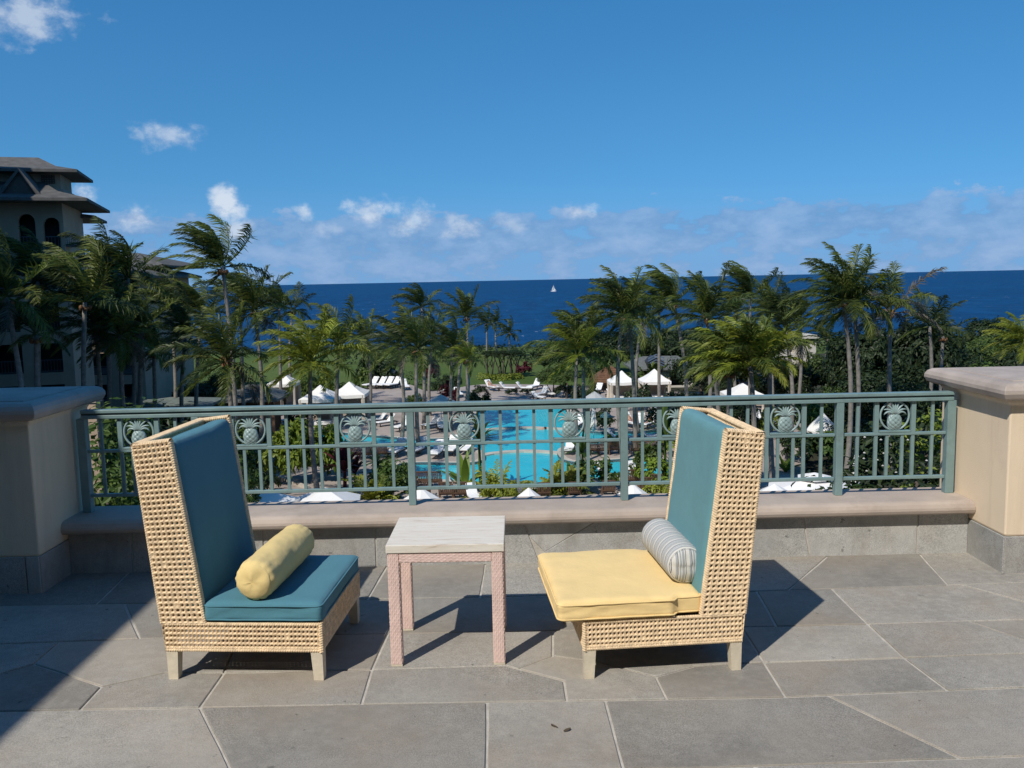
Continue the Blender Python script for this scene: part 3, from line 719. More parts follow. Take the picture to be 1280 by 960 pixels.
# bolsters lie loose on the seats
def bolster(label, a, b, r, m, mcap, seed, wr):
    a, b = Vector(a), Vector(b); L = (b - a).length; ax = (b - a).normalized(); mid = (a + b) / 2
    t = thing('bolster_pillow', label, 'pillow', mid)
    t.rotation_euler = ax.to_track_quat('X', 'Z').to_euler()
    mb = MB(); nl, ns = 60, 56; prof = []
    for i in range(nl + 1):
        x = -L / 2 + L * i / nl; e = (L / 2 - abs(x)) / .03
        prof.append((x, r * (1.0 if e >= 1 else (1 - .16 * (1 - sqrt(max(0, 1 - (1 - e) ** 2)))))))
    for x, rr in prof:
        for k in range(ns):
            q = 2 * pi * k / ns; e = max(0, 1 - (L / 2 - abs(x)) / .11)
            w = 1 + wr * (e * .55 * sin(q * 15 + 2.5 * noise.noise(Vector((q, x * 10, seed)))) + .9 * noise.fractal(Vector((cos(q) * 1.6, sin(q) * 1.6, x * 11 + seed * 9)), 1, 2, 3))
            w *= 1 - .05 * (x / (L / 2)) ** 2 if wr > .02 else 1
            z = sin(q) * rr * w; z = max(z, -r * .93)
            mb.v.append((x, cos(q) * rr * w, z))
    for i in range(nl):
        for k in range(ns):
            k2 = (k + 1) % ns; mb.f.append((i * ns + k, i * ns + ns + k, i * ns + ns + k2, i * ns + k2))
    mb.build('cover', m, t, True)
    for s in (-1, 1):
        c = MB(); rr = prof[0][1] * .985
        rings = [(1.0, 0), (.985, .006), (.93, .010), (.7, .017), (.4, .021), (.12, .022)]
        for f, h in rings:
            for k in range(ns):
                q = 2 * pi * k / ns; ww = 1 + (.018 * noise.noise(Vector((cos(q) * 2, sin(q) * 2, seed * 3.1))) if wr > .02 else 0)
                c.v.append((s * (L / 2 - .004 + h * (1 + .5 * noise.noise(Vector((f * 3, q, seed))))), cos(q) * rr * f * ww, max(sin(q) * rr * f * ww, -r * .93)))
        for i in range(len(rings) - 1):
            for k in range(ns):
                k2 = (k + 1) % ns; fc = (i * ns + k, i * ns + k2, i * ns + ns + k2, i * ns + ns + k); c.f.append(fc if s > 0 else fc[::-1])
        fc = tuple((len(rings) - 1) * ns + k for k in range(ns)); c.f.append(fc if s > 0 else fc[::-1])
        c.build('end_cap', mcap, t, True)
        if wr < .02: MB().tube([(s * (L / 2 - .003), cos(2 * pi * k / 40) * rr * 1.01, sin(2 * pi * k / 40) * rr * 1.01) for k in range(41)], .0035, 6, cap=False).build('piping', 'stripe_cap', t, True)
    return t
zl = ZS + .094
bolster('plain yellow bolster pillow lying askew on the blue seat of the left chair', gp(317, 727, zl + .086), gp(373, 675, zl + .090), .092, 'old_yellow', 'old_yellow', 1, .05)
bolster('grey and white striped bolster pillow against the back of the right chair', gp(858, 707, zl + .086), gp(822, 668, zl + .086), .087, 'stripe_body', 'stripe_cap', 2, .008)

# ------------------------------------------------------------------ side table
TX0, TX1, TY0, TY1 = -.521, -.010, 3.775, 4.235
tab = thing('side_table', 'small square side table with a travertine top and pink woven legs', 'table', ((TX0 + TX1) / 2, (TY0 + TY1) / 2, 0), radians(-1.0))
tx, ty = (TX1 - TX0) / 2, (TY1 - TY0) / 2
MB().box2((-tx - .004, -ty - .004, .520), (tx + .004, ty + .004, .556)).build('table_top', 'travertine', tab, bevel=.003)
def woven_post(cx, cy, h, w, z0, nz):
    mb = MB(); per = 6; ns = 4 * per * 2
    for j in range(nz * 2 + 1):
        z = z0 + h * j / (nz * 2)
        for i in range(ns):
            t = i / ns * 4; sd = int(t); f = t - sd
            c = [(-1, -1), (1, -1), (1, 1), (-1, 1), (-1, -1)]
            p = Vector(c[sd]).lerp(Vector(c[sd + 1]), f) * (w / 2)
            ang = atan2(p.y, p.x); rr = p.length; rmax = w / 2 * 1.28; p = p * (min(rr, rmax) / rr)
            cell = (i // 2 + j // 2) % 2
            bumpv = (1.0 if (i % 2) else 0.0) * (1.0 if (j % 2) else .35)
            k = 1 + (0.065 * bumpv if cell else .02 * bumpv) - .05
            mb.v.append((cx + p.x * k, cy + p.y * k, z))
    for j in range(nz * 2):
        for i in range(ns):
            i2 = (i + 1) % ns; mb.f.append((j * ns + i, j * ns + i2, j * ns + ns + i2, j * ns + ns + i))
    mb.f.append(tuple(range(ns))[::-1]); e = nz * 2 * ns; mb.f.append(tuple(e + i for i in range(ns)))
    return mb
lw = .054
for a in (-1, 1):
    for b in (-1, 1): 
        lg = woven_post(a * (tx - lw / 2), b * (ty - lw / 2), .508, lw, .010, 38).build('leg', 'pink_wicker', tab)
        MB().box((a * (tx - lw / 2), b * (ty - lw / 2), .006), (lw * .92, lw * .92, .011)).build('foot', 'chair_leg', lg)
for i_, (ang, ln, off) in enumerate(((0, 2 * tx - 2 * lw, -ty + .024), (pi, 2 * tx - 2 * lw, -ty + .024), (pi / 2, 2 * ty - 2 * lw, -tx + .024), (-pi / 2, 2 * ty - 2 * lw, -tx + .024))):
    w = woven_post(0, 0, ln, .046, -ln / 2, int(ln / .0135))
    w.v = [(z, y + off, x) for x, y, z in w.v]
    o = w.build('apron', 'pink_wicker', tab, loc=(0, 0, .496)); o.rotation_euler.z = ang

def dead_leaf(px, py, a, label):
    p = gp(px, py, .001); m = MB(); n = 7
    for k in range(n):
        x = -.015 + .030 * k / (n - 1); w = .006 * sin(pi * (.08 + .84 * k / (n - 1))); m.v += [(x, -w, .004 + .008 * (k / n) ** 2), (x, 0, .002), (x, w, .006 + .006 * (k / n))]
    for k in range(n - 1):
        for j in (0, 1): q = k * 3 + j; m.f.append((q, q + 1, q + 4, q + 3))
    tag(m.build('dead_leaf', 'seat_deck', None, loc=p, rz=a), label, 'leaf')
dead_leaf(709, 914, .4, 'dry curled brown leaf lying on the paving in front of the table')
dead_leaf(693, 909, 2.5, 'smaller dry leaf beside the curled one on the paving')
# ------------------------------------------------------------------ surroundings: materials
ZD = -10.5          # pool deck level
ZG = ZD - .40       # ground level
ZSEA = -40.0
def leaf_mat(name, lo, hi, rough=.5, hue=.012, val=.18):
    m, g, b = new_mat(name)
    ge = g.node('ShaderNodeNewGeometry'); oi = g.node('ShaderNodeObjectInfo').outputs['Random']
    c = g.ramp(ge.outputs['Random Per Island'], [(0, lo), (1, hi)])
    hsv = g.node('ShaderNodeHueSaturation'); g.l.new(c, hsv.inputs['Color'])
    g.l.new(g.math('ADD', 1 - val, g.math('MULTIPLY', oi, 2 * val)), hsv.inputs['Value'])
    g.l.new(g.math('ADD', .5 - hue, g.math('MULTIPLY', g.math('FRACT', g.math('MULTIPLY', oi, 9.7)), 2 * hue)), hsv.inputs['Hue'])
    g.l.new(hsv.outputs[0], b.inputs['Base Color']); b.inputs['Roughness'].default_value = rough
    b.inputs['Specular IOR Level'].default_value = .35
    tr = g.node('ShaderNodeBsdfTranslucent'); g.l.new(hsv.outputs[0], tr.inputs[0])
    mx = g.node('ShaderNodeMixShader'); mx.inputs[0].default_value = .34
    g.l.new(b.outputs[0], mx.inputs[1]); g.l.new(tr.outputs[0], mx.inputs[2])
    g.l.new(mx.outputs[0], g.n['Material Output'].inputs[0]); return m
leaf_mat('palm_leaf', (.065, .10, .016), (.18, .205, .038))
leaf_mat('palm_dark', (.024, .045, .012), (.085, .112, .026))
leaf_mat('palm_bright', (.14, .18, .015), (.30, .32, .036))
leaf_mat('palm_dead', (.11, .095, .065), (.24, .22, .17))
leaf_mat('leaf_dark', (.014, .028, .010), (.048, .075, .022))
leaf_mat('leaf_mid', (.040, .080, .015), (.115, .17, .034))
leaf_mat('leaf_bright', (.10, .17, .016), (.26, .32, .038))
leaf_mat('leaf_lime', (.15, .19, .015), (.34, .36, .05))
leaf_mat('leaf_red', (.05, .010, .014), (.16, .028, .035))
leaf_mat('flower_white', (.55, .52, .46), (.75, .73, .68))
mat('palm_trunk', (.16, .145, .125), .85, .35, 5, .6, 25, col2=(.30, .27, .235), bdist=.03)
mat('palm_fibre', (.20, .10, .045), .9, .4, 9, .6, 30)
mat('bark', (.09, .07, .055), .9, .3, 6, .5, 30)
mat('canvas', (.80, .77, .72), .85, .05, 1.2, .15, 30)
mat('canvas_grey', (.42, .43, .42), .85, .08, 1.2, .15, 30)
mat('canvas_teal', (.16, .30, .30), .8)
mat('curtain_beige', (.56, .49, .40), .9, .1, 3, .3, 20)
mat('lounger_white', (.80, .79, .77), .75, .05, 3, .15, 40)
mat('towel', (.82, .81, .80), .95, .06, 8, .4, 40)
mat('red_towel', (.32, .03, .03), .95, .2, 8, .4, 40)
mat('wood_brown', (.13, .075, .045), .6, .25, 8, .2, 60)
mat('dark_frame', (.035, .030, .028), .5)
mat('shingle', (.13, .135, .125), .85, .28, 3.5, .5, 12)
mat('shingle_green', (.15, .175, .16), .85, .25, 3.5, .5, 12)
mat('thatch', (.15, .075, .04), .95, .35, 4, .6, 20)
mat('hotel_stucco', (.62, .45, .29), .85, .06, .8, .2, 60)  # unseen walls only, kept bright and warm to bounce light into the shade
mat('hotel_wall', (.42, .31, .22), .85, .12, .5, .2, 20)
mat('hotel_trim', (.40, .33, .27), .85, .1, 1, .1, 20)
mat('hotel_roof', (.105, .10, .092), .85, .3, 1.6, .5, 8)
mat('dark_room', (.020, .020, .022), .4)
mat('louver', (.10, .08, .065), .7)
mat('metal_rail', (.09, .10, .11), .5)
mat('cream_wall', (.55, .50, .42), .85, .08, 1, .1, 20)
mat('blue_louver', (.10, .14, .20), .6, .2, 3)
mat('deck_stone', (.30, .245, .21), .85, .2, .35, .3, 6, col2=(.42, .355, .31))
mat('pool_coping', (.50, .45, .38), .7, .12, 1.5, .2, 20)
mat('pool_wall', (.05, .20, .26), .4)
mat('path_stone', (.27, .215, .17), .85, .2, .5, .3, 8)
mat('skin', (.42, .24, .16), .6); mat('swimwear', (.05, .06, .12), .8); mat('hair', (.03, .02, .015), .7)
mat('terracotta', (.05, .04, .035), .7)
def lawn_mat():
    m, g, b = new_mat('lawn_grass')
    tc = g.node('ShaderNodeTexCoord').outputs['Object']
    a = g.noise(.05, 5, .65, tc); c2 = g.noise(1.4, 6, .75, tc); st = g.noise(1.0, 3, .6, g.mapping(tc, (.02, .22, 1)))
    c = g.ramp(a, [(.3, (.070, .115, .026)), (.7, (.130, .165, .048))])
    c = g.mix(g.ramp(c2, [(.35, .45), (.65, 0.0)]), c, (.040, .075, .016))
    c = g.mix(g.ramp(st, [(.5, 0.0), (.68, .35)]), c, (.12, .135, .045))
    g.l.new(c, b.inputs['Base Color']); b.inputs['Roughness'].default_value = .95; b.inputs['Specular IOR Level'].default_value = .1
    bn = g.node('ShaderNodeBump', inp={'Strength': .8, 'Distance': .15, 'Height': g.noise(5, 4, .7, tc)}); g.l.new(bn.outputs[0], b.inputs['Normal'])
lawn_mat()
mat('bed_soil', (.018, .020, .010), .95, .4, .8, .8, 6, col2=(.045, .042, .022), bdist=.1)
def water_mats():
    m, g, b = new_mat('pool_water')
    tc = g.node('ShaderNodeTexCoord').outputs['Object']
    a = g.noise(.16, 4, .6, tc)
    vo = g.node('ShaderNodeTexVoronoi', feature='SMOOTH_F1'); vo.inputs['Scale'].default_value = 1.1
    g.l.new(g.mapping(tc, (1, .6, 1)), vo.inputs['Vector'])
    c = g.ramp(a, [(.3, (.020, .44, .54)), (.7, (.040, .54, .61))])
    c = g.mix(g.ramp(vo.outputs['Distance'], [(.45, 0.0), (.8, .28)]), c, (.08, .62, .72))
    g.l.new(c, b.inputs['Base Color']); b.inputs['Roughness'].default_value = .08; b.inputs['IOR'].default_value = 1.33
    b.inputs['Specular IOR Level'].default_value = .22
    h = g.math('ADD', g.noise(2.2, 3, .6, tc), g.math('MULTIPLY', g.noise(6, 3, .6, tc), .35))
    bn = g.node('ShaderNodeBump', inp={'Strength': .55, 'Distance': .07, 'Height': h}); g.l.new(bn.outputs[0], b.inputs['Normal'])
    m, g, b = new_mat('lagoon_water')
    tc = g.node('ShaderNodeTexCoord').outputs['Object']
    c = g.ramp(g.noise(.35, 4, .6, tc), [(.3, (.05, .44, .52)), (.7, (.14, .56, .62))])
    g.l.new(c, b.inputs['Base Color']); b.inputs['Roughness'].default_value = .08; b.inputs['Specular IOR Level'].default_value = .32
    bn = g.node('ShaderNodeBump', inp={'Strength': .5, 'Distance': .06, 'Height': g.noise(2.6, 4, .6, tc)}); g.l.new(bn.outputs[0], b.inputs['Normal'])
    m, g, b = new_mat('sea_water')
    tc = g.node('ShaderNodeTexCoord').outputs['Object']
    sw = g.noise(1.0, 6, .65, g.mapping(tc, (.030, .010, 1))); big = g.noise(1.0, 3, .5, g.mapping(tc, (.0016, .0007, 1)))
    c = g.ramp(big, [(.3, (.003, .046, .140)), (.7, (.0045, .062, .172))])
    c = g.mix(g.ramp(sw, [(.40, .75), (.60, 0.0)]), c, (.002, .028, .088))
    wc = g.noise(1.0, 5, .72, g.mapping(tc, (.10, .026, 1), (5, 9, 0)))
    gate = g.noise(1.0, 2, .5, g.mapping(tc, (.006, .0020, 1)))
    f = g.math('MULTIPLY', g.ramp(wc, [(.635, 0.0), (.67, 1.0)]), g.ramp(gate, [(.45, 0.0), (.6, .8)]))
    c = g.mix(f, c, (.42, .50, .58))
    g.l.new(c, b.inputs['Base Color']); b.inputs['Roughness'].default_value = .45
    b.inputs['IOR'].default_value = 1.33; b.inputs['Specular IOR Level'].default_value = .06
    bn = g.node('ShaderNodeBump', inp={'Strength': 1.0, 'Distance': 6.0, 'Height': sw}); g.l.new(bn.outputs[0], b.inputs['Normal'])
water_mats()

# ------------------------------------------------------------------ sea and land
sea = structure(MB().add([(-90000, -2000, 0), (90000, -2000, 0), (90000, 82000, 0), (-90000, 82000, 0)], [(0, 1, 2, 3)]).build('sea', 'sea_water', None, loc=(0, 0, ZSEA)))
def land_z(x, y):
    edge = 172 + 10 * noise.noise(Vector((x * .012, 3.3, 0))) - .02 * abs(x)
    z = ZG + .5 * noise.noise(Vector((x * .02, y * .02, 1))) * min(1, max(0, (y - 105) / 30))
    if y > edge: z -= (y - edge) * .55 + 2 * noise.noise(Vector((x * .05, y * .05, 7))) * min(1, (y - edge) / 10)
    return z
mb = MB(); NX, NY = 90, 80
ys = [5.4 + (235 - 5.4) * j / NY for j in range(NY + 1)]
for y in ys:
    for i in range(NX + 1):
        x = -330 + 660 * i / NX; mb.v.append((x, y, land_z(x, y)))
for j in range(NY):
    for i in range(NX): a = j * (NX + 1) + i; mb.f.append((a, a + 1, a + NX + 2, a + NX + 1))
structure(mb.build('lawn', 'lawn_grass', None, True))
def gz(px, py, z=ZD): p = gp(px, py, z); return (p.x, p.y)
bed_poly = [(-60, 6), (70, 6), (80, 40), (70, 82), (95, 150), (46, 138), (30, 112), (8, 103), (-14, 103), (-25, 92), (-45, 90), (-62, 60)]
structure(MB().prism(bed_poly, lambda u, v, w: (u, v, w), ZG - .3, ZG + .05).build('planting_bed', 'bed_soil'))
POOL = [(598, 509), (640, 505), (690, 503), (705, 507), (712, 520), (722, 537), (745, 540), (790, 540), (830, 537), (862, 540), (858, 549), (820, 553), (760, 554), (715, 557), (697, 560), (696, 568), (705, 576), (730, 579), (760, 575), (800, 573), (840, 575), (862, 582), (850, 592), (800, 594), (750, 596), (715, 604), (690, 607), (640, 608), (608, 606), (590, 600), (560, 600), (520, 599), (497, 592), (492, 584), (500, 579), (530, 578), (570, 579), (598, 578), (607, 573), (605, 566), (596, 559), (560, 558), (500, 559), (440, 560), (395, 560), (378, 552), (383, 542), (420, 540), (470, 545), (520, 549), (570, 548), (590, 540), (596, 522)]
def smooth_loop(pts, it=2):
    for _ in range(it):
        q = []
        for i in range(len(pts)):
            a, b = pts[i], pts[(i + 1) % len(pts)]
            q += [(a[0] * .75 + b[0] * .25, a[1] * .75 + b[1] * .25), (a[0] * .25 + b[0] * .75, a[1] * .25 + b[1] * .75)]
        pts = q
    return pts
pool_loop = smooth_loop([gz(*p) for p in POOL])
deck_out = smooth_loop([gz(*p) for p in [(286, 655), (300, 600), (318, 560), (318, 532), (352, 518), (420, 512), (440, 503), (456, 496), (459, 480), (514, 479), (530, 490), (556, 488), (596, 480), (640, 480), (700, 481), (760, 488), (850, 490), (920, 491), (985, 512), (1015, 545), (1005, 585), (1010, 655)]], 2)
def offset_loop(lp, d):
    out = []; n = len(lp)
    A = sum(lp[i][0] * lp[(i + 1) % n][1] - lp[(i + 1) % n][0] * lp[i][1] for i in range(n)); sg = 1 if A > 0 else -1
    for i in range(n):
        a, b, c = Vector(lp[i - 1]), Vector(lp[i]), Vector(lp[(i + 1) % n]); t = (c - a)
        if t.length < 1e-6: out.append(lp[i]); continue
        t.normalize(); out.append((b.x + sg * t.y * d, b.y - sg * t.x * d))
    return out
cop_out = offset_loop(pool_loop, .45)
deck = MB(); plate(deck, [deck_out, pool_loop], lambda u, v, w: (u, v, w), ZD - .35, ZD)
structure(deck.build('pool_deck', 'deck_stone'))
n = len(pool_loop); mb = MB()
mb.add([(p[0], p[1], ZD + .03) for p in pool_loop] + [(p[0], p[1], ZD + .03) for p in cop_out], [(i, (i + 1) % n, n + (i + 1) % n, n + i) for i in range(n)])
mb.add([(p[0], p[1], ZD + .03) for p in cop_out] + [(p[0], p[1], ZD - .1) for p in cop_out], [(i, (i + 1) % n, n + (i + 1) % n, n + i) for i in range(n)])
structure(mb.build('pool_coping', 'pool_coping'))
mb = MB(); mb.add([(p[0], p[1], ZD + .029) for p in pool_loop] + [(p[0], p[1], ZD - 1.6) for p in pool_loop], [(i, n + i, n + (i + 1) % n, (i + 1) % n) for i in range(n)])
structure(mb.build('pool_wall', 'pool_wall'))
vs, fs = fill_poly([offset_loop(pool_loop, .02)])
lag = MB(); pw = MB(); split_y = gz(640, 566)[1]
pw.add([(p.x, p.y, ZD - .16) for p in vs], fs); structure(pw.build('pool_water', 'pool_water', None, True))
# the two curved weirs that cross the pool
def ribbon(name, pts, w, z0, z1, m):
    mb = MB(); P = [Vector(gz(*p)) for p in pts]; L = []; Rr = []
    for i, p in enumerate(P):
        t = (P[min(i + 1, len(P) - 1)] - P[max(i - 1, 0)]).normalized(); nn = Vector((-t.y, t.x)) * w / 2; L.append(p + nn); Rr.append(p - nn)
    k = len(P)
    for z in (z0, z1): mb.v += [(p.x, p.y, z) for p in L] + [(p.x, p.y, z) for p in Rr]
    for i in range(k - 1):
        mb.f += [(2 * k + i, 3 * k + i, 3 * k + i + 1, 2 * k + i + 1), (i, 2 * k + i, 2 * k + i + 1, i + 1), (k + i, k + i + 1, 3 * k + i + 1, 3 * k + i)]
    mb.f += [(0, k, 3 * k, 2 * k), (k - 1, 3 * k - 1 - 0, 4 * k - 1, 2 * k - 1)]
    return structure(mb.build(name, m))
ribbon('pool_weir', [(592, 538), (606, 535.5), (625, 534), (650, 533), (672, 533), (690, 534), (716, 535)], .40, ZD - 1, ZD - .04, 'pool_coping')
ribbon('pool_weir', [(600, 568), (615, 565), (635, 563), (655, 562), (675, 562.5), (690, 563.5), (700, 565)], .62, ZD - 1, ZD - .05, 'pool_coping')
ribbon('path', [(250, 640), (300, 606), (330, 592), (345, 583), (345, 574), (325, 562), (310, 548)], 2.2, ZG - .2, ZD + .01, 'path_stone')
ribbon('kerb', [(338, 594), (350, 598), (365, 604), (385, 611)], .25, ZG - .2, ZD + .16, 'pool_coping')

# ------------------------------------------------------------------ palms
WIND = Vector((-1, .12, .10))
def frond(az, el, L, wind, droop, dens=52, wl=.31, lw=.034):
    mb = MB(); d = Vector((cos(az) * cos(el), sin(az) * cos(el), sin(el))); p = Vector((0, 0, 0)) + d * .12
    n = 12; pts = [p.copy()]; ds = [d.copy()]; tw = U(-.5, .5)
    for i in range(n):
        s = i / n
        d = (d + WIND * wind * (.05 + .11 * s) + Vector((0, 0, -1)) * droop * (.03 + .145 * s)).normalized()
        p = p + d * (L / n); pts.append(p.copy()); ds.append(d.copy())
    mb.tube(pts, [.042 * (1 - .9 * i / n) + .004 for i in range(n + 1)], 4, cap=False)
    for k in range(dens):
        s = .12 + .88 * k / (dens - 1); f = s * n; i = min(int(f), n - 1); q = pts[i].lerp(pts[i + 1], f - i); t = ds[min(i + 1, n)]
        up = Vector((0, 0, 1)) - t * t.z
        if up.length < .25: up = Vector((cos(az), sin(az), 0)) * -1 + t * .01
        up.normalize(); sd = t.cross(up).normalized(); sd = (sd + up * tw * s).normalized()
        ll = L * wl * (sin(pi * min(1, .16 + .80 * s)) ** .6) * U(.75, 1.15)
        for sg in (-1, 1):
            if R() < .06: continue
            v = (sd * sg * (.72 - .32 * s) + t * (.45 + .45 * s) + up * U(.0, .25) + WIND * wind * .34 * U(.5, 1.4) + Vector((U(-.1, .1), U(-.1, .1), U(-.12, .05)))).normalized()
            v2 = (v + Vector((0, 0, -.75 * U(.6, 1.3))) + WIND * wind * .42).normalized()
            wd = (t * .8 + up * U(-.5, .5)).normalized() * lw * U(.8, 1.25)
            m_ = q + v * ll * .5; e = m_ + v2 * ll * .58; o = len(mb.v)
            mb.v += [q - wd * .6, q + wd * .6, m_ + wd, m_ - wd, e]
            mb.f += [(o, o + 1, o + 2, o + 3), (o + 3, o + 2, o + 4)]
    return mb
KIND = {}
def palm_kind(name, n, L, wind, droop, m, el0=-35, el1=82, az0=0.0, azspread=2 * pi, dead=0, dens=52, lw=.034, pw=1.05):
    fr = []
    for i in range(n):
        u = i / (n - 1); el = radians(el1 + (el0 - el1) * u ** pw + U(-8, 8))
        az = az0 + (((i * .618034) % 1) - .5) * azspread + U(-.2, .2)
        l = L * (.74 + .34 * sin(pi * min(1, .2 + .75 * u))) * U(.85, 1.1)
        mm = 'palm_dead' if i >= n - dead else (m if not isinstance(m, tuple) else m[0 if R() < .62 else 1])
        fr.append(frond(az, el, l, wind * U(.75, 1.25), droop * U(.8, 1.25), dens, .31, lw).mesh('frond', mm))
    KIND[name] = fr
random.seed(11)
palm_kind('swept', 20, 3.5, 1.25, .75, ('palm_leaf', 'palm_dark'), -5, 84, pw=1.5)
palm_kind('swept_dark', 20, 3.3, 1.05, .95, ('palm_dark', 'palm_leaf'), -22, 84, pw=1.3)
palm_kind('full', 23, 3.6, .60, 1.0, ('palm_leaf', 'palm_dark'), -34, 86, dead=1, pw=1.2)
palm_kind('full_b', 22, 3.4, .75, 1.0, ('palm_leaf', 'palm_bright'), -30, 86, pw=1.2)
palm_kind('full_c', 21, 3.5, .9, 1.05, ('palm_dark', 'palm_leaf'), -34, 84, dead=1, pw=1.2)
palm_kind('bright', 24, 3.2, .7, .9, 'palm_bright', -25, 80)
palm_kind('lush', 22, 3.2, .35, 1.05, ('palm_bright', 'palm_leaf'), 0, 82, lw=.05)
palm_kind('ragged', 15, 3.6, .15, .95, ('palm_dead', 'palm_leaf'), -15, 82, dead=6)
palm_kind('upright', 20, 3.4, .35, .6, ('palm_leaf', 'palm_dark'), -10, 86)
palm_kind('sparse', 10, 3.3, .45, .7, ('palm_dark', 'palm_leaf'), -20, 75)
palm_kind('small', 16, 3.0, .9, .95, 'palm_dark', -28, 80, dens=20, lw=.08)
def trunk_mesh(top, r0, r1, seed):
    top = Vector(top); L = top.length; n = 14; pts = []; rad = []
    bx_, by_ = U(-.04, .04) * L, U(-.03, .03) * L
    for i in range(n + 1):
        s = i / n; q = top * s + Vector((bx_, by_, 0)) * sin(pi * s) + Vector((top.x, top.y, 0)) * (s * s - s) * .45
        pts.append(q); rad.append((r0 * (1 + .5 * max(0, 1 - s * 9)) * (1 - s) + r1 * s) * (1 + .04 * (-1) ** i))
    return MB().tube(pts, rad, 9).mesh('trunk', 'palm_trunk', True)
def fibre_mesh():
    mb = MB()
    for k in range(12):
        a = k * 2.4; z = U(-.35, .1); mb.tube([(cos(a) * .08, sin(a) * .08, z - .25), (cos(a) * .17, sin(a) * .17, z), (cos(a) * .30, sin(a) * .30, z + U(.1, .4))], [.05, .085, .02], 5)
    return mb.mesh('frond_stubs', 'palm_fibre', True)
FIB = fibre_mesh()
coco = MB()
for k in range(6): 
    a = k * 1.05; c = (cos(a) * .24, sin(a) * .24, -.25 - .08 * (k % 2))
    coco.lathe([(.01, -.13), (.09, -.08), (.115, 0), (.085, .09), (.01, .13)], 8, c)
COCO = coco.mesh('coconuts', 'palm_fibre', True)
def palm(hx, hy, Y, bpx, kind, sc, label, fib=False, r=.15, rz=None):
    H = at(hx, hy, Y); bx_ = at(bpx, 480, Y).x; by_ = Y + U(-.6, .6); zg = ZG - .15
    t = thing('coconut_palm', label, 'palm tree', (bx_, by_, zg), 0, 'coconut palms round the pool')
    top = Vector((H.x - bx_, Y - by_, H.z - zg))
    link('trunk', trunk_mesh(top, r * 1.15, r * .72, 0), t)
    a = U(-.3, .3) if rz is None else rz; sc *= .90
    for me in KIND[kind]:
        f = link('frond', me, t, top, a); f.scale = (sc, sc, sc * U(.95, 1.05)); f.rotation_euler = (U(-.06, .06), U(-.06, .06), a + U(-.12, .12))
    if fib: link('frond_stubs', FIB, t, top)
    elif R() < .5: link('coconuts', COCO, t, top)
    return t
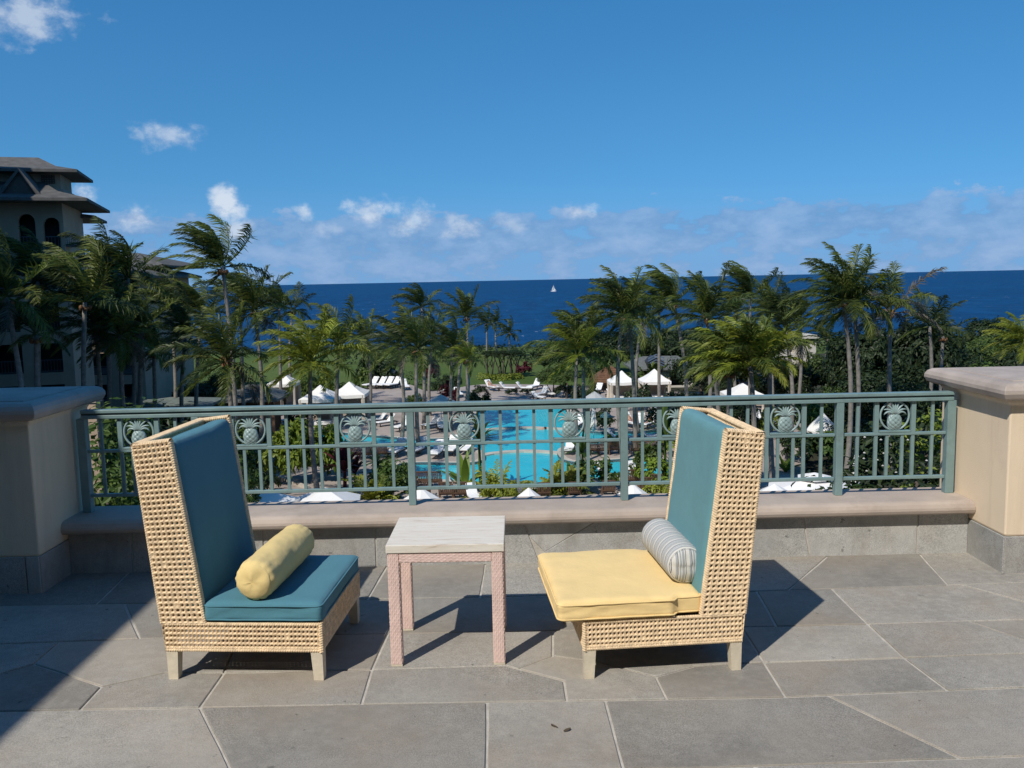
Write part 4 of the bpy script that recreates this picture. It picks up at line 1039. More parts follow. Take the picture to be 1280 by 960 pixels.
PALMS = [
 (278, 334, 52, 284, 'swept', 1.05, 'tall lone windswept palm whose crown stands up against the sky on the left', 0),
 (283, 452, 44, 286, 'full', .98, 'big palm with an orange brown crown base in front of the tall lone palm', 1),
 (8, 372, 42, 10, 'full_c', 1.0, 'palm at the very left edge with a thin pale trunk before the hotel', 0),
 (47, 352, 47, 40, 'swept_dark', 1.1, 'dark palm crown below the arched windows of the hotel tower', 0),
 (45, 418, 43, 46, 'sparse', .8, 'sparse palm with one pale frond hanging low beside the hotel wall', 0),
 (106, 378, 46, 98, 'swept', 1.15, 'large brownish palm swept to the left in front of the hotel balconies', 0),
 (130, 342, 56, 126, 'full_c', 1.05, 'dark palm just right of the hotel tower balcony', 0),
 (160, 348, 57, 148, 'swept_dark', 1.15, 'tall dark palm whose fronds cover the corner of the hotel wing', 0),
 (120, 412, 50, 112, 'full_c', .9, 'shaded palm low among the trunks by the hotel wing', 0),
 (178, 412, 54, 176, 'full_c', 1.0, 'shaded palm covering the corner of the lower hotel wing', 0),
 (150, 420, 50, 160, 'full', .95, 'shaded low palm between the hotel wing and the terrace', 0),
 (192, 440, 60, 190, 'swept_dark', .9, 'small dark palm right of the lower hotel wing', 0),
 (214, 384, 66, 212, 'swept_dark', 1.0, 'dark palm beside the far corner of the hotel wing', 0),
 (232, 420, 60, 226, 'full_c', 1.0, 'dark palm tucked behind the big orange based palm on its left', 0),
 (252, 392, 64, 243, 'swept', 1.0, 'palm with olive fronds left of the tall lone palm stem', 0),
 (318, 388, 58, 314, 'full', 1.0, 'bushy dark palm right behind the big orange based palm', 0),
 (300, 372, 66, 300, 'swept_dark', 1.0, 'dark leaning palm below the tall lone windswept crown', 0),
 (349, 384, 84, 350, 'swept_dark', 1.0, 'nearly black palm standing against the sea left of centre', 0),
 (366, 388, 88, 366, 'sparse', 1.05, 'ragged palm with one frond sticking up to the right over the horizon', 0),
 (388, 452, 50, 392, 'bright', 1.05, 'short bright yellow green palm beside the white cabana', 0),
 (424, 432, 57, 423, 'full_b', 1.0, 'green palm with a pale straight trunk right of the yellow green palm', 0),
 (458, 426, 86, 460, 'full', 1.0, 'palm with a slim trunk over the row of white loungers', 0),
 (498, 434, 68, 499, 'full_c', 1.0, 'dark round crowned palm right of the loungers row', 0),
 (521, 436, 62, 520, 'full', 1.05, 'palm with a thick trunk near the left railing post of the centre bay', 0),
 (527, 384, 74, 528, 'swept_dark', .82, 'thin tall palm with a small crown over the sea left of the centre', 0),
 (541, 424, 80, 536, 'swept_dark', 1.0, 'dark palm leaning beside the thin tall small crowned palm', 0),
 (583, 396, 84, 583, 'upright', .95, 'palm with a tufted upright crown against the sea near the centre', 0),
 (566, 436, 72, 562, 'full_c', .92, 'palm with a slightly curved grey trunk left of the golden drooping palm', 0),
 (578, 440, 76, 572, 'small', .85, 'small palm right behind the curved grey trunk', 0),
 (584, 449, 68, 583, 'full_b', .55, 'short palm with golden drooping fronds on the edge of the lawn', 0),
 (608, 404, 150, 609, 'small', 1.0, 'leftmost of three little far palms beyond the lawn', 0),
 (621, 402, 155, 622, 'small', .95, 'middle one of three little far palms beyond the lawn', 0),
 (637, 416, 145, 636, 'small', .95, 'rightmost of three little far palms beyond the lawn', 0),
 (721, 446, 58, 723, 'full_b', 1.08, 'olive green palm in front of the lawn just right of the pool', 0),
 (730, 430, 61, 737, 'full', 1.0, 'dark palm leaning left behind the olive green palm right of the pool', 0),
 (778, 394, 58, 782, 'full', 1.08, 'tall palm with a stout pale trunk before the two white cabanas', 0),
 (786, 390, 61, 795, 'swept_dark', 1.0, 'slim palm leaning left close to the stout pale trunked palm', 0),
 (802, 402, 70, 797, 'full_c', .85, 'small dark palm between the cabana palms and the sea', 0),
 (824, 384, 78, 825, 'swept_dark', .95, 'dark windblown palm over the gabled pool house', 0),
 (842, 378, 64, 857, 'swept', 1.0, 'palm with a long curved trunk leaning over the pool house', 0),
 (884, 398, 61, 886, 'upright', 1.1, 'upright palm with an orange brown crown base right of the pool house', 1),
 (890, 446, 54, 896, 'full_c', .75, 'low palm behind the right lounge chair back', 0),
 (938, 372, 72, 939, 'swept', 1.05, 'tall palm with a tattered crown above the small cream building', 0),
 (921, 392, 80, 922, 'swept_dark', .95, 'dark palm left of the tattered crowned palm', 0),
 (962, 390, 76, 964, 'upright', 1.0, 'palm with spiky upright fronds right of the tattered crowned palm', 0),
 (982, 414, 58, 982, 'full_c', 1.0, 'messy dark palm in front of the small cream building', 0),
 (1000, 398, 74, 998, 'swept_dark', .95, 'dark palm behind the messy one beside the cream building', 0),
 (1054, 376, 52, 1062, 'full', 1.12, 'left one of the tall twin palms near the right pier', 0),
 (1067, 382, 53, 1075, 'full_b', 1.05, 'right one of the tall twin palms near the right pier', 0),
 (1035, 424, 95, 1036, 'small', .9, 'small distant palm seen through the gap left of the twin palms', 0),
 (1113, 392, 55, 1112, 'ragged', 1.05, 'palm with grey withered fronds right of the twin palms', 1),
 (1162, 408, 63, 1160, 'sparse', 1.05, 'thin crowned palm with brown fronds spread to both sides', 0),
 (1179, 420, 66, 1178, 'sparse', .85, 'palm with few fronds and a bare leaf stalk at the edge of the dark trees', 0),
 (1278, 428, 58, 1277, 'bright', .8, 'dark bushy palm at the right edge above the pier cap', 0),
 (938, 458, 44, 937, 'lush', 1.0, 'low lush bright green palm behind the right lounge chair', 0),
 (912, 462, 46, 905, 'lush', .9, 'low bright palm with arching fronds left of the lush green palm', 0),
 (962, 450, 47, 967, 'lush', .85, 'low bright palm with a pale stem right of the lush green palm', 0),
]
random.seed(5)
for p in PALMS: palm(*p[:7], fib=bool(p[7]))
# ------------------------------------------------------------------ hotel on the left
def prism_y(mb, poly, y0, y1): return mb.prism(poly, lambda u, v, w: (u, w, v), y0, y1)
HY0 = 70.0
def hp(px, py, Y=HY0): p = at(px, py, Y); return p.x, p.z
hx0, _ = hp(0, 280)
hotel = thing('hotel_building', 'big pinkish beige hotel with dark shingle roofs and arched windows at the left edge', 'building', (hx0, HY0, ZG))
HPIV = Vector((hp(80, 290)[0], HY0, 0)); HROT = [radians(16)]      # the tower stands turned towards the garden
def hb(a, b, name, m, bev=0, **k): return hmb(MB().box2(a, b), name, m, bevel=bev, **k)
def hmb(mb, name, m, parent=None, **k):
    rm_ = Matrix.Rotation(HROT[0], 3, 'Z'); mb.v = [rm_ @ (Vector(p) - HPIV) + HPIV - Vector((hx0, HY0, ZG)) for p in mb.v]; return mb.build(name, m, parent or hotel, **k)
def arch_loop(x0, x1, z0, z1, n=8):
    r = (x1 - x0) / 2; c = (x0 + x1) / 2; zs = z1 - r
    return [(x0, z0), (x1, z0)] + [(c + r * cos(pi * k / n), zs + r * sin(pi * k / n)) for k in range(n + 1)]
# tower: front wall with arched openings, floors below with wide balconies
TXR = hp(80, 290)[0]; TXL = TXR - 17.5; zt_ = hp(80, 252)[1]; zf = hp(60, 312)[1]
fl = 3.25
wall = MB(); holes = []
AR = [(29, 48, 268), (57, 76, 272)]
sh = hp(40, 290)[0]
arw = []
for a, b, t_ in AR: arw.append((hp(a, 290)[0], hp(b, 290)[0], hp((a + b) / 2, t_)[1]))
arw += [(arw[0][0] - 5.2, arw[0][0] - 3.6, arw[0][2]), (arw[0][0] - 8.4, arw[0][0] - 6.8, arw[0][2])]
for a, b, t_ in arw: holes.append(arch_loop(a, b, zf - .1, t_))
for k in range(1, 6):
    z0 = zf - k * fl
    if z0 < ZG: break
    for a, b in ((TXR - 5.6, TXR - 3.6), (TXR - 2.6, TXR - .8), (TXR - 10.2, TXR - 7.0), (TXR - 15.4, TXR - 12)):
        holes.append([(a, z0 + .2), (b, z0 + .2), (b, z0 + 2.5), (a, z0 + 2.5)])
plate(wall, [[(TXL, ZG - 1), (TXR, ZG - 1), (TXR, zt_), (TXL, zt_)]] + holes, lambda u, v, w: (u, w, v), HY0, HY0 + .45)
hmb(wall, 'wall', 'hotel_wall')
hb((TXR - .4, HY0 + .451, ZG - 1), (TXR, HY0 + 9, zt_), 'side_wall', 'hotel_wall')
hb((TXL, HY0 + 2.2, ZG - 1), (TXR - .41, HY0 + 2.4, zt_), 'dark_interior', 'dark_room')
for k in range(6):
    z0 = zf - k * fl
    hb((TXL, HY0 + .455, z0 - .22), (TXR - .41, HY0 + 2.19, z0 - .02), 'floor_slab', 'hotel_trim')
    # balcony rail: top bar and bars, one part per storey
    for (a, b) in ([(q[0], q[1]) for q in arw] if k == 0 else ((TXR - 5.6, TXR - 3.6), (TXR - 2.6, TXR - .8), (TXR - 10.2, TXR - 7.0), (TXR - 15.4, TXR - 12))):
        r_ = MB(); zb0 = z0 + (.0 if k == 0 else .2)
        r_.box2((a, HY0 + .2, zb0 + .95), (b, HY0 + .26, zb0 + 1.02)); r_.box2((a, HY0 + .2, zb0 + .08), (b, HY0 + .26, zb0 + .14))
        m_ = max(2, int((b - a) / .22))
        for i in range(m_ + 1):
            x = a + (b - a) * i / m_; r_.box((x, HY0 + .23, zb0 + .54), (.035, .035, .82))
        hmb(r_, 'balcony_rail', 'metal_rail')
# side balcony on the right of the top floor
bx0, bz0 = hp(80, 308); bx1, bz1 = hp(95, 295)
r_ = MB(); r_.box2((bx0, HY0 + .3, bz0), (bx1, HY0 + 2.2, bz0 + .15)); r_.box2((bx0, HY0 + .3, bz1 - .08), (bx1, HY0 + .36, bz1)); r_.box2((bx1 - .06, HY0 + .3, bz1 - .08), (bx1, HY0 + 2.2, bz1))
for i in range(7):
    x = bx0 + (bx1 - bx0) * (i + .5) / 7; r_.box2((x - .02, HY0 + .31, bz0 + .15), (x + .02, HY0 + .35, bz1 - .08))
hmb(r_, 'side_balcony', 'metal_rail')
def hip(name, x0, x1, y0, y1, ze, ov, rise, ridge_in, m='hotel_roof', thick=.22):
    mb = MB(); X0, X1, Ya, Yb = x0 - ov, x1 + ov, y0 - ov, y1 + ov
    c = [(X0, Ya), (X1, Ya), (X1, Yb), (X0, Yb)]
    mb.v = [(x, y, ze) for x, y in c] + [(x, y, ze + thick) for x, y in c]
    k = .55      # bell-cast: shallow flare at the eaves, then the steeper main pitch
    fx, fy = ov + .3, ov + .3
    c2 = [(X0 + fx, Ya + fy), (X1 - fx, Ya + fy), (X1 - fx, Yb - fy), (X0 + fx, Yb - fy)]
    mb.v += [(x, y, ze + thick + rise * .33) for x, y in c2]
    ym = (Ya + Yb) / 2; mb.v += [(X0 + ridge_in, ym, ze + thick + rise), (X1 - ridge_in, ym, ze + thick + rise)]
    mb.f = [(3, 2, 1, 0)]
    for i in range(4): j = (i + 1) % 4; mb.f += [(i, j, 4 + j, 4 + i), (4 + i, 4 + j, 8 + j, 8 + i)]
    mb.f += [(8, 9, 13, 12), (9, 10, 13), (10, 11, 12, 13), (11, 8, 12)]
    return hmb(mb, name, m)
ex, ez = hp(118, 256)
hip('roof', TXL, TXR, HY0, HY0 + 8, zt_ - .1, 2.1, 2.2, 4.6)
hip('roof', TXR - 8, TXR - .4, HY0 + 9.5, HY0 + 14, hp(100, 277, 82)[1], 1.5, 1.0, 3.0)
# lantern storey
LXR = hp(68, 225)[0]; lz0 = hp(60, 243)[1] - .4; lz1 = hp(60, 212)[1]
hb((LXR - 13.5, HY0 + 2.6, lz0), (LXR, HY0 + 7.4, lz1), 'lantern_wall', 'hotel_wall')
hb((LXR - 13.7, HY0 + 2.4, hp(70, 236)[1]), (LXR + .22, HY0 + 7.6, hp(70, 232)[1]), 'cornice', 'hotel_trim')
lx0, lx1 = hp(46, 220)[0], hp(61, 220)[0]
lv = MB(); a_, b_ = hp(46, 226)[1], hp(46, 215)[1]
for i in range(5):
    z = a_ + (b_ - a_) * (i + .5) / 5; lv.box((0.5 * (lx0 + lx1), HY0 + 2.55, z), (lx1 - lx0, .10, .07))
for i in range(6): lv.box((lx0 + (lx1 - lx0) * i / 5, HY0 + 2.54, (a_ + b_) / 2), (.05, .10, b_ - a_))
hmb(lv, 'louver', 'louver')
hip('roof', LXR - 13.5, LXR, HY0 + 2.6, HY0 + 7.4, lz1 - .05, 1.5, 1.35, 3.4)
# dormer gable
gx0, gz0 = hp(10, 233); gx1, gz1 = hp(52, 241); gxa, gza = hp(31, 213)
g_ = MB(); prism_y(g_, [(gx0, gz1 - .3), (gx1, gz1 - .3), (gxa, gza - .25)], HY0 - .6, HY0 + 3); hmb(g_, 'dormer', 'louver')
g_ = MB()
prism_y(g_, [(gx0 - .4, gz1 - .45), (gxa, gza), (gxa, gza - .25), (gx0 - .1, gz1 - .55)][::-1], HY0 - .95, HY0 + 3.2); prism_y(g_, [(gx1 + .4, gz1 - .45), (gxa, gza), (gxa, gza - .25), (gx1 + .1, gz1 - .55)], HY0 - .95, HY0 + 3.2)
hmb(g_, 'dormer_roof', 'hotel_roof')
# lower wing that runs on to the sea
HROT[0] = 0.0
WY = HY0 + 17.5
wx1 = hp(178, 420, WY)[0]; wz = hp(178, 346, WY)[1]
w_ = MB(); holes = []
for k in range(1, 5):
    z0 = wz - .4 - k * 3.1
    if z0 < ZG + .3: break
    for i in range(4):
        x = wx1 - 2.6 - i * 2.6; holes.append([(x, z0 + .1), (x + 1.7, z0 + .1), (x + 1.7, z0 + 2.3), (x, z0 + 2.3)])
plate(w_, [[(wx1 - 13, ZG - 1), (wx1, ZG - 1), (wx1, wz), (wx1 - 13, wz)]] + holes, lambda u, v, w: (u, w, v), WY, WY + .4); hmb(w_, 'wing_wall', 'hotel_wall')
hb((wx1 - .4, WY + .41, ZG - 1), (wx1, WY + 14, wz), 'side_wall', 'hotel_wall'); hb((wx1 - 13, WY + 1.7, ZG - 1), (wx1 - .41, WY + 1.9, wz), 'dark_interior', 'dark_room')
for (lp) in holes: r_ = MB(); r_.box2((lp[0][0], WY + .15, lp[0][1] + .85), (lp[1][0], WY + .2, lp[0][1] + .92)); r_.box2((lp[0][0], WY + .15, lp[0][1] + .1), (lp[1][0], WY + .2, lp[0][1] + .75)); hmb(r_, 'balcony_rail', 'metal_rail')
for z in (wz - 7.0, wz - 3.6): hb((wx1 - 13, WY - .25, z), (wx1 + .25, WY - .001, z + .35), 'cornice', 'hotel_trim')
hip('roof', wx1 - 13, wx1, WY, WY + 14, wz - .1, 1.15, 1.5, 5)
hip('roof', wx1 - 12, wx1 - .3, WY + 6, WY + 16, wz + 1.0, 1.1, 1.5, 5)
# low garden wall in front of the wing and unseen stepped blocks added to shade the hotel and garden palms
for nm, x0, x1, y0, y1, zz in (('shading_block', -90, -42, 48, 63, 20), ('shading_block', -90, -29.5, 30, 47.5, 13)):
    hb((x0, y0, ZG - 1), (x1, y1, zz), nm, 'hotel_wall')
    for k in range(5):
        for i in range(int((y1 - y0) / 4)):
            hb((x1 - .02, y0 + 1 + i * 4, ZG + 1 + k * 4.2), (x1 + .06, y0 + 3.4 + i * 4, ZG + 3.4 + k * 4.2), 'window', 'dark_room')
    hip('roof', x0, x1, y0, y1, zz, .9, 2.0, 8)
gw = at(120, 478, 40); gw2 = at(164, 478, 44)
t = thing('garden_wall', 'low shaded garden wall below the hotel wing', 'wall', (gw.x, gw.y, ZG))
MB().box2((-6, 0, 0), (gw2.x - gw.x, .5, at(150, 496, 42).z - ZG)).build('body', 'hotel_wall', t); MB().box2((-6, -.06, at(150, 496, 42).z - ZG + .002), (gw2.x - gw.x + .06, .56, at(150, 496, 42).z - ZG + .16)).build('coping', 'hotel_trim', t)
# wall of the hotel that flanks the terrace on the left (out of view, it shades the corner)
XE = -4.55; ZE = (-1.93 - XE) / .541
t = thing('terrace_side_building', 'stucco hotel wall flanking the terrace on the left with a flat eave', 'building', (XE, -5, 0))
MB().box2((-4.4, -14, -.5), (-.35, 8.9, ZE - .35)).build('wall', 'hotel_stucco', t); MB().box2((-4.6, -14.2, ZE - .349), (0, 9.0, ZE)).build('eave', 'hotel_trim', t)
MB().box2((-40, -14, -12), (-4.65, 8.2, 12.9)).build('sky_blocking_wall', 'hotel_stucco', t)  # unseen tall part, added to keep blue sky light off the terrace
for k in range(4):
    for i in range(5): MB().box2((-4.66, -12 + i * 4.2, 1.2 + k * 3.1 if k else 5.6), (-4.60, -10 + i * 4.2, 3.2 + k * 3.1 if k else 6.6)).build('window', 'dark_room', t)
for i in range(4): MB().box2((-.36, -11 + i * 4.6, 0), (-.31, -9 + i * 4.6, 2.4)).build('door', 'wood_brown', t)
# unseen house behind the viewer, added to block sky and bounce warm light
t = thing('sky_blocking_house', 'unseen stucco house added behind the terrace to block the sky', 'building', (0, -7.6, 0))
MB().box2((-12, -20, -1), (40, 0, 12.3)).build('wall', 'hotel_stucco', t); MB().box2((-12, -20.2, 12.301), (40.2, .25, 12.6)).build('eave', 'hotel_trim', t)
for k in range(4):
    for i in range(10): MB().box2((-3.5 + i * 4, -.02, .3 + k * 3.1), (-1.3 + i * 4, .05, 2.4 + k * 3.1)).build('window', 'dark_room', t)

# ------------------------------------------------------------------ leafy plants
def leaf_q(mb, c, nrm, dirv, l, w):
    nrm = nrm.normalized(); d = (dirv - nrm * dirv.dot(nrm)).normalized(); s = nrm.cross(d); o = len(mb.v)
    mb.v += [c, c + d * l * .5 + s * w * .5 + nrm * w * .18, c + d * l, c + d * l * .5 - s * w * .5 + nrm * w * .18]
    mb.f += [(o, o + 1, o + 2), (o, o + 2, o + 3)]
def rnd_dir():
    z = U(-1, 1); a = U(0, 2 * pi); r = sqrt(1 - z * z); return Vector((r * cos(a), r * sin(a), z))
def bush_mesh(name, m, rx, ry, rz, clumps, per, ls, zc=None, base=-.2, up=.35):
    mb = MB(); zc = rz if zc is None else zc
    for c in range(clumps):
        d = rnd_dir()
        if d.z < base: d.z = -d.z
        rad = U(.55, 1.0); cc = Vector((d.x * rx * rad, d.y * ry * rad, zc + d.z * rz * rad)); cr = U(.16, .30) * (rx + rz) * .5
        for k in range(per):
            e = rnd_dir(); p = cc + e * cr * U(.5, 1.0)
            nn = (e + d * .6 + Vector((0, 0, up)) + rnd_dir() * .45); leaf_q(mb, p, nn, rnd_dir() + Vector((0, 0, -.25)) + d * .3, ls * U(.7, 1.3), ls * U(.38, .6))
    return mb.mesh(name, m)
random.seed(21)
TREE_CROWN = [bush_mesh('crown', 'leaf_dark', 3.0, 3.0, 2.0, 52, 80, .30, 2.0), bush_mesh('crown', 'leaf_dark', 3.4, 2.8, 1.7, 54, 80, .29, 1.7), bush_mesh('crown', 'leaf_mid', 2.8, 2.8, 1.9, 50, 80, .28, 1.9)]
BUSH = {'dark': [bush_mesh('shrub', 'leaf_dark', 1.0, 1.0, .75, 24, 34, .22, .55) for _ in range(2)], 'mid': [bush_mesh('shrub', 'leaf_mid', 1.0, 1.0, .8, 24, 34, .22, .6) for _ in range(2)],
        'bright': [bush_mesh('shrub', 'leaf_bright', .9, .9, .9, 22, 32, .26, .7) for _ in range(2)], 'lime': [bush_mesh('shrub', 'leaf_lime', 1.0, 1.0, .5, 22, 34, .18, .35)],
        'red': [bush_mesh('shrub', 'leaf_red', .7, .7, .8, 18, 28, .26, .7)], 'broad': [bush_mesh('shrub', 'leaf_mid', 1.0, 1.0, 1.1, 20, 24, .42, .9) for _ in range(2)]}
def spiky_mesh(name, m, n, L, w, el0, el1, stem=0.0):
    mb = MB()
    if stem: mb.tube([(0, 0, 0), (.03, .02, stem)], [.07, .05], 5)
    for i in range(n):
        a = i * 2.4 + U(-.2, .2); el = radians(U(el0, el1)); d = Vector((cos(a) * cos(el), sin(a) * cos(el), sin(el))); p = Vector((0, 0, stem)); s = Vector((-sin(a), cos(a), 0)); o = len(mb.v); l = L * U(.75, 1.1)
        for k in range(6):
            ww = w * (sin(pi * (.12 + .86 * k / 5)) + .02); mb.v += [p - s * ww, p + Vector((0, 0, -.12 * ww)) , p + s * ww]
            p = p + d * l / 5; d = (d + Vector((0, 0, -.17))).normalized()
        for k in range(5):
            for j in (0, 1): q = o + k * 3 + j; mb.f.append((q, q + 1, q + 4, q + 3))
    return mb.mesh(name, m)
def cycad_mesh(m, n=16, L=1.3):
    mb = MB()
    for i in range(n):
        f = frond(i * 2.4, radians(U(10, 70)), L * U(.8, 1.1), .15, .8, 16, .22, .05); o = len(mb.v); mb.v += f.v; mb.f += [tuple(k + o for k in q) for q in f.f]
    return mb.mesh('cycad', m)
BUSH['banana'] = [spiky_mesh('shrub', 'leaf_bright', 11, 2.0, .22, 40, 85), spiky_mesh('shrub', 'leaf_bright', 9, 1.7, .26, 35, 80)]
BUSH['ti'] = [spiky_mesh('shrub', 'leaf_red', 22, .9, .09, 20, 85, .5)]
BUSH['dracaena'] = [spiky_mesh('shrub', 'leaf_mid', 26, 1.0, .07, 5, 85, 1.0)]
BUSH['cycad'] = [cycad_mesh('palm_bright'), cycad_mesh('palm_leaf')]
BUSH['areca'] = [cycad_mesh('palm_bright', 22, 2.3)]
used_b = {}
def shrub(kind, px, py, z, s, label, cat='shrub', sz=1.0, Y=None, group='shrubs in the garden beds'):
    ms = BUSH[kind]; i = used_b.get(kind, 0); used_b[kind] = i + 1
    p = gp(px, py, z) if Y is None else at(px, py, Y)
    o = link('shrub' if kind not in ('cycad', 'areca', 'banana') else {'cycad': 'cycad', 'areca': 'areca_palm', 'banana': 'banana_plant'}[kind], ms[i % len(ms)], None, (p.x, p.y, z if Y is None else p.z), U(0, 6.28))
    o.scale = (s, s, s * sz); tag(o, label, cat, group); return o
def tree(px, Y, h, s, var, label, cat='tree', sz=None, group='dark broadleaf trees behind the pool', sx=1.0, nt=1):
    sz = (1.0 if Y < 60 or s < .9 else max(1.0, h / (3.9 * s))) if sz is None else sz
    x = at(px, 440, Y).x; t = thing('broadleaf_tree', label, cat, (x, Y, ZG), U(0, 6.28), group)
    ch = max(.0, h - 3.9 * s * sz)
    mb = MB()
    for k in range(nt):
        a = 2 * pi * k / nt + .4; r = 0 if nt == 1 else .25; e = .4 if nt == 1 else 1.5 * s
        mb.tube([(cos(a) * r, sin(a) * r, -.3), (cos(a) * (r + e * .3), sin(a) * (r + e * .3), ch * .5), (cos(a) * (r + e), sin(a) * (r + e), ch + 1.2 * s)], [.24 * s, .17 * s, .08 * s], 7)
        mb.tube([(cos(a) * (r + e * .3), sin(a) * (r + e * .3), ch * .5), (cos(a + 2) * 1.2 * s, sin(a + 2) * 1.2 * s, ch + 1.6 * s)], [.13 * s, .05 * s], 6)
    mb.build('trunk', 'bark', t, True)
    c = link('crown', TREE_CROWN[var], t, (0, 0, ch), U(0, 6.28)); c.scale = (s * sx, s, s * sz)
    return t
random.seed(33)
TREES = [  # px, Y, height, scale, mesh, label
 (700, 112, 4.8, 1.15, 0, 'dark bushy tree at the left end of the thicket behind the olive palm'),
 (735, 118, 5.4, 1.4, 1, 'broad dark tree between the two palms right of the pool'),
 (765, 116, 5.2, 1.3, 0, 'dark tree directly behind the stout pale palm trunk'),
 (800, 120, 5.0, 1.35, 1, 'dark wide tree behind the left white cabana of the pair'),
 (838, 117, 5.6, 1.35, 0, 'dark tree rising over the roof of the gabled pool house'),
 (868, 112, 6.0, 1.35, 1, 'dark tree behind the palm with the long curved trunk'),
 (905, 108, 5.4, 1.3, 0, 'dark tree left of the small cream building'),
 (940, 100, 4.6, 1.1, 2, 'green tree just in front of the small cream building'),
 (1082, 76, 7.4, 1.25, 0, 'tall dark tree right behind the twin palms'),
 (1118, 82, 8.2, 1.5, 1, 'biggest dark tree behind the withered palm'),
 (1150, 80, 8.0, 1.4, 0, 'big dark tree right of the withered palm'),
 (1182, 84, 6.8, 1.25, 1, 'dark tree at the right end of the tall thicket'),
 (1100, 62, 5.2, 1.0, 1, 'lower dark tree in front of the tall thicket'),
 (1140, 60, 4.8, 1.0, 0, 'lower dark tree under the thin crowned palm'),
 (1040, 66, 4.0, .85, 2, 'green flowering tree at the foot of the twin palms'),
 (1010, 64, 3.8, .85, 2, 'green tree between the messy palm and the twin palms'),
 (1218, 96, 4.4, 1.3, 2, 'low green scrub tree left above the right pier cap'),
 (1250, 100, 4.6, 1.4, 2, 'low green scrub tree in the middle above the right pier cap'),
 (1290, 98, 4.6, 1.4, 0, 'low dark scrub tree at the right edge of the view'),
 (1235, 128, 5.0, 1.4, 0, 'far grey green tree on the shore at the right'),
 (152, 54, 4.0, .95, 0, 'round dark tree against the wall of the hotel wing'),
 (205, 58, 3.2, .8, 0, 'small dark tree right of the hotel wing corner'),
 (245, 82, 3.4, .9, 0, 'dark low tree between the trunks left of the lawn'),
 (275, 96, 3.2, .9, 1, 'dark wide tree at the left end of the lawn'),
 (690, 92, 3.4, .62, 2, 'small tree on a thin trunk at the right edge of the lawn'),
 (707, 90, 3.6, .6, 2, 'second small thin trunked tree left of the olive palm'),
 (850, 68, 3.6, .85, 0, 'dark tree beside the right cabana of the pair'),
 (872, 64, 3.4, .9, 1, 'dark tree below the upright orange based palm'),
 (915, 66, 3.2, .8, 0, 'dark tree behind the grey cabana'),
 (1075, 58, 3.0, .8, 1, 'dark round bush tree behind the twin palm trunks'),
 (560, 96, 2.4, .6, 0, 'low dark bush tree at the near edge of the lawn'),
]
for a in TREES: tree(*a)
for px in (612, 627, 642): tree(px, 116, 3.4, .55, 0, {612: 'left one of three flat topped multi stemmed trees on the lawn', 627: 'middle one of three flat topped multi stemmed trees on the lawn', 642: 'right one of three flat topped multi stemmed trees on the lawn'}[px], sz=.6, group='flat topped trees on the lawn', nt=4)
for a in [(1095, 70, 4.2, 1.2, 0, 'dark spreading tree low between the twin palms and the withered palm'), (1130, 72, 4.6, 1.3, 1, 'dark spreading tree low right of the withered palm trunk'), (1170, 70, 4.4, 1.2, 0, 'dark spreading tree behind the thin crowned palm trunk'),
          (1200, 78, 4.6, 1.3, 1, 'dark spreading tree beyond the back corner of the right pier'), (1020, 86, 4.2, 1.2, 2, 'green spreading tree right of the cream building'), (1055, 84, 4.6, 1.3, 0, 'dark spreading tree behind the left twin palm trunk'), (985, 80, 3.4, 1.1, 0, 'dark spreading tree under the messy palm'),
          (880, 90, 4.0, 1.3, 1, 'dark spreading tree right of the gabled pool house'), (915, 84, 3.6, 1.2, 0, 'dark spreading tree behind the lush low palms'), (1265, 84, 3.8, 1.3, 1, 'dark spreading scrub tree above the right pier cap'), (1230, 74, 3.4, 1.2, 2, 'green spreading scrub tree over the right pier cap')]: tree(*a)
# hedges and low planting lines built of leaves
def hedge(name, pts, w, h, m, label, ls=.28, dens=60, z=ZG, cat='hedge'):
    mb = MB(); P = [Vector(p) for p in pts]; o0 = P[0].copy()
    for a, b in zip(P[:-1], P[1:]):
        L = (b - a).length; t = (b - a).normalized(); s = Vector((-t.y, t.x))
        for k in range(int(L * dens)):
            q = a + t * U(0, L); th = U(0, pi); bump = 1 + .22 * noise.noise(Vector((q.x * .5, q.y * .5, 2)))
            e = Vector((s.x * cos(th), s.y * cos(th), sin(th))); r = U(.8, 1.03) * bump
            p = Vector((q.x - o0.x, q.y - o0.y, 0)) + Vector((e.x * w / 2 * r, e.y * w / 2 * r, e.z * h * r))
            leaf_q(mb, p, e + rnd_dir() * .5 + Vector((0, 0, .3)), rnd_dir(), ls * U(.7, 1.3), ls * U(.4, .6))
    o = mb.build(name, m, None, loc=(o0.x, o0.y, z)); tag(o, label, cat); return o
def lz(px, py): p = gp(px, py, ZG); return (p.x, p.y)
hedge('hedge', [lz(425, 455), lz(470, 454), lz(520, 453), lz(575, 453), lz(607, 452)], 4.0, 2.0, 'leaf_dark', 'long dark hedge across the lawn on the left of the centre', .6, 26)
hedge('hedge', [lz(640, 450), lz(660, 452), lz(690, 458)], 3.2, 1.6, 'leaf_dark', 'short dark hedge sloping down on the right of the lawn', .6, 26)
hedge('flower_border', [lz(601, 474), lz(615, 475.5), lz(640, 475), lz(650, 473)], 1.5, .8, 'leaf_lime', 'yellow green border round the flat topped trees on the lawn', .34, 120, cat='flower bed')
hedge('hedge', [lz(450, 484), lz(500, 484), lz(540, 483)], 2.0, 2.0, 'leaf_dark', 'dark hedge behind the row of white loungers', .35, 40)
hedge('shore_scrub', [(-60, 168), (-40, 166), (-18, 165), (5, 164), (20, 166)], 5, .9, 'leaf_dark', 'dark scrub along the shore beyond the lawn', .7, 22, ZG - .3, 'scrub')
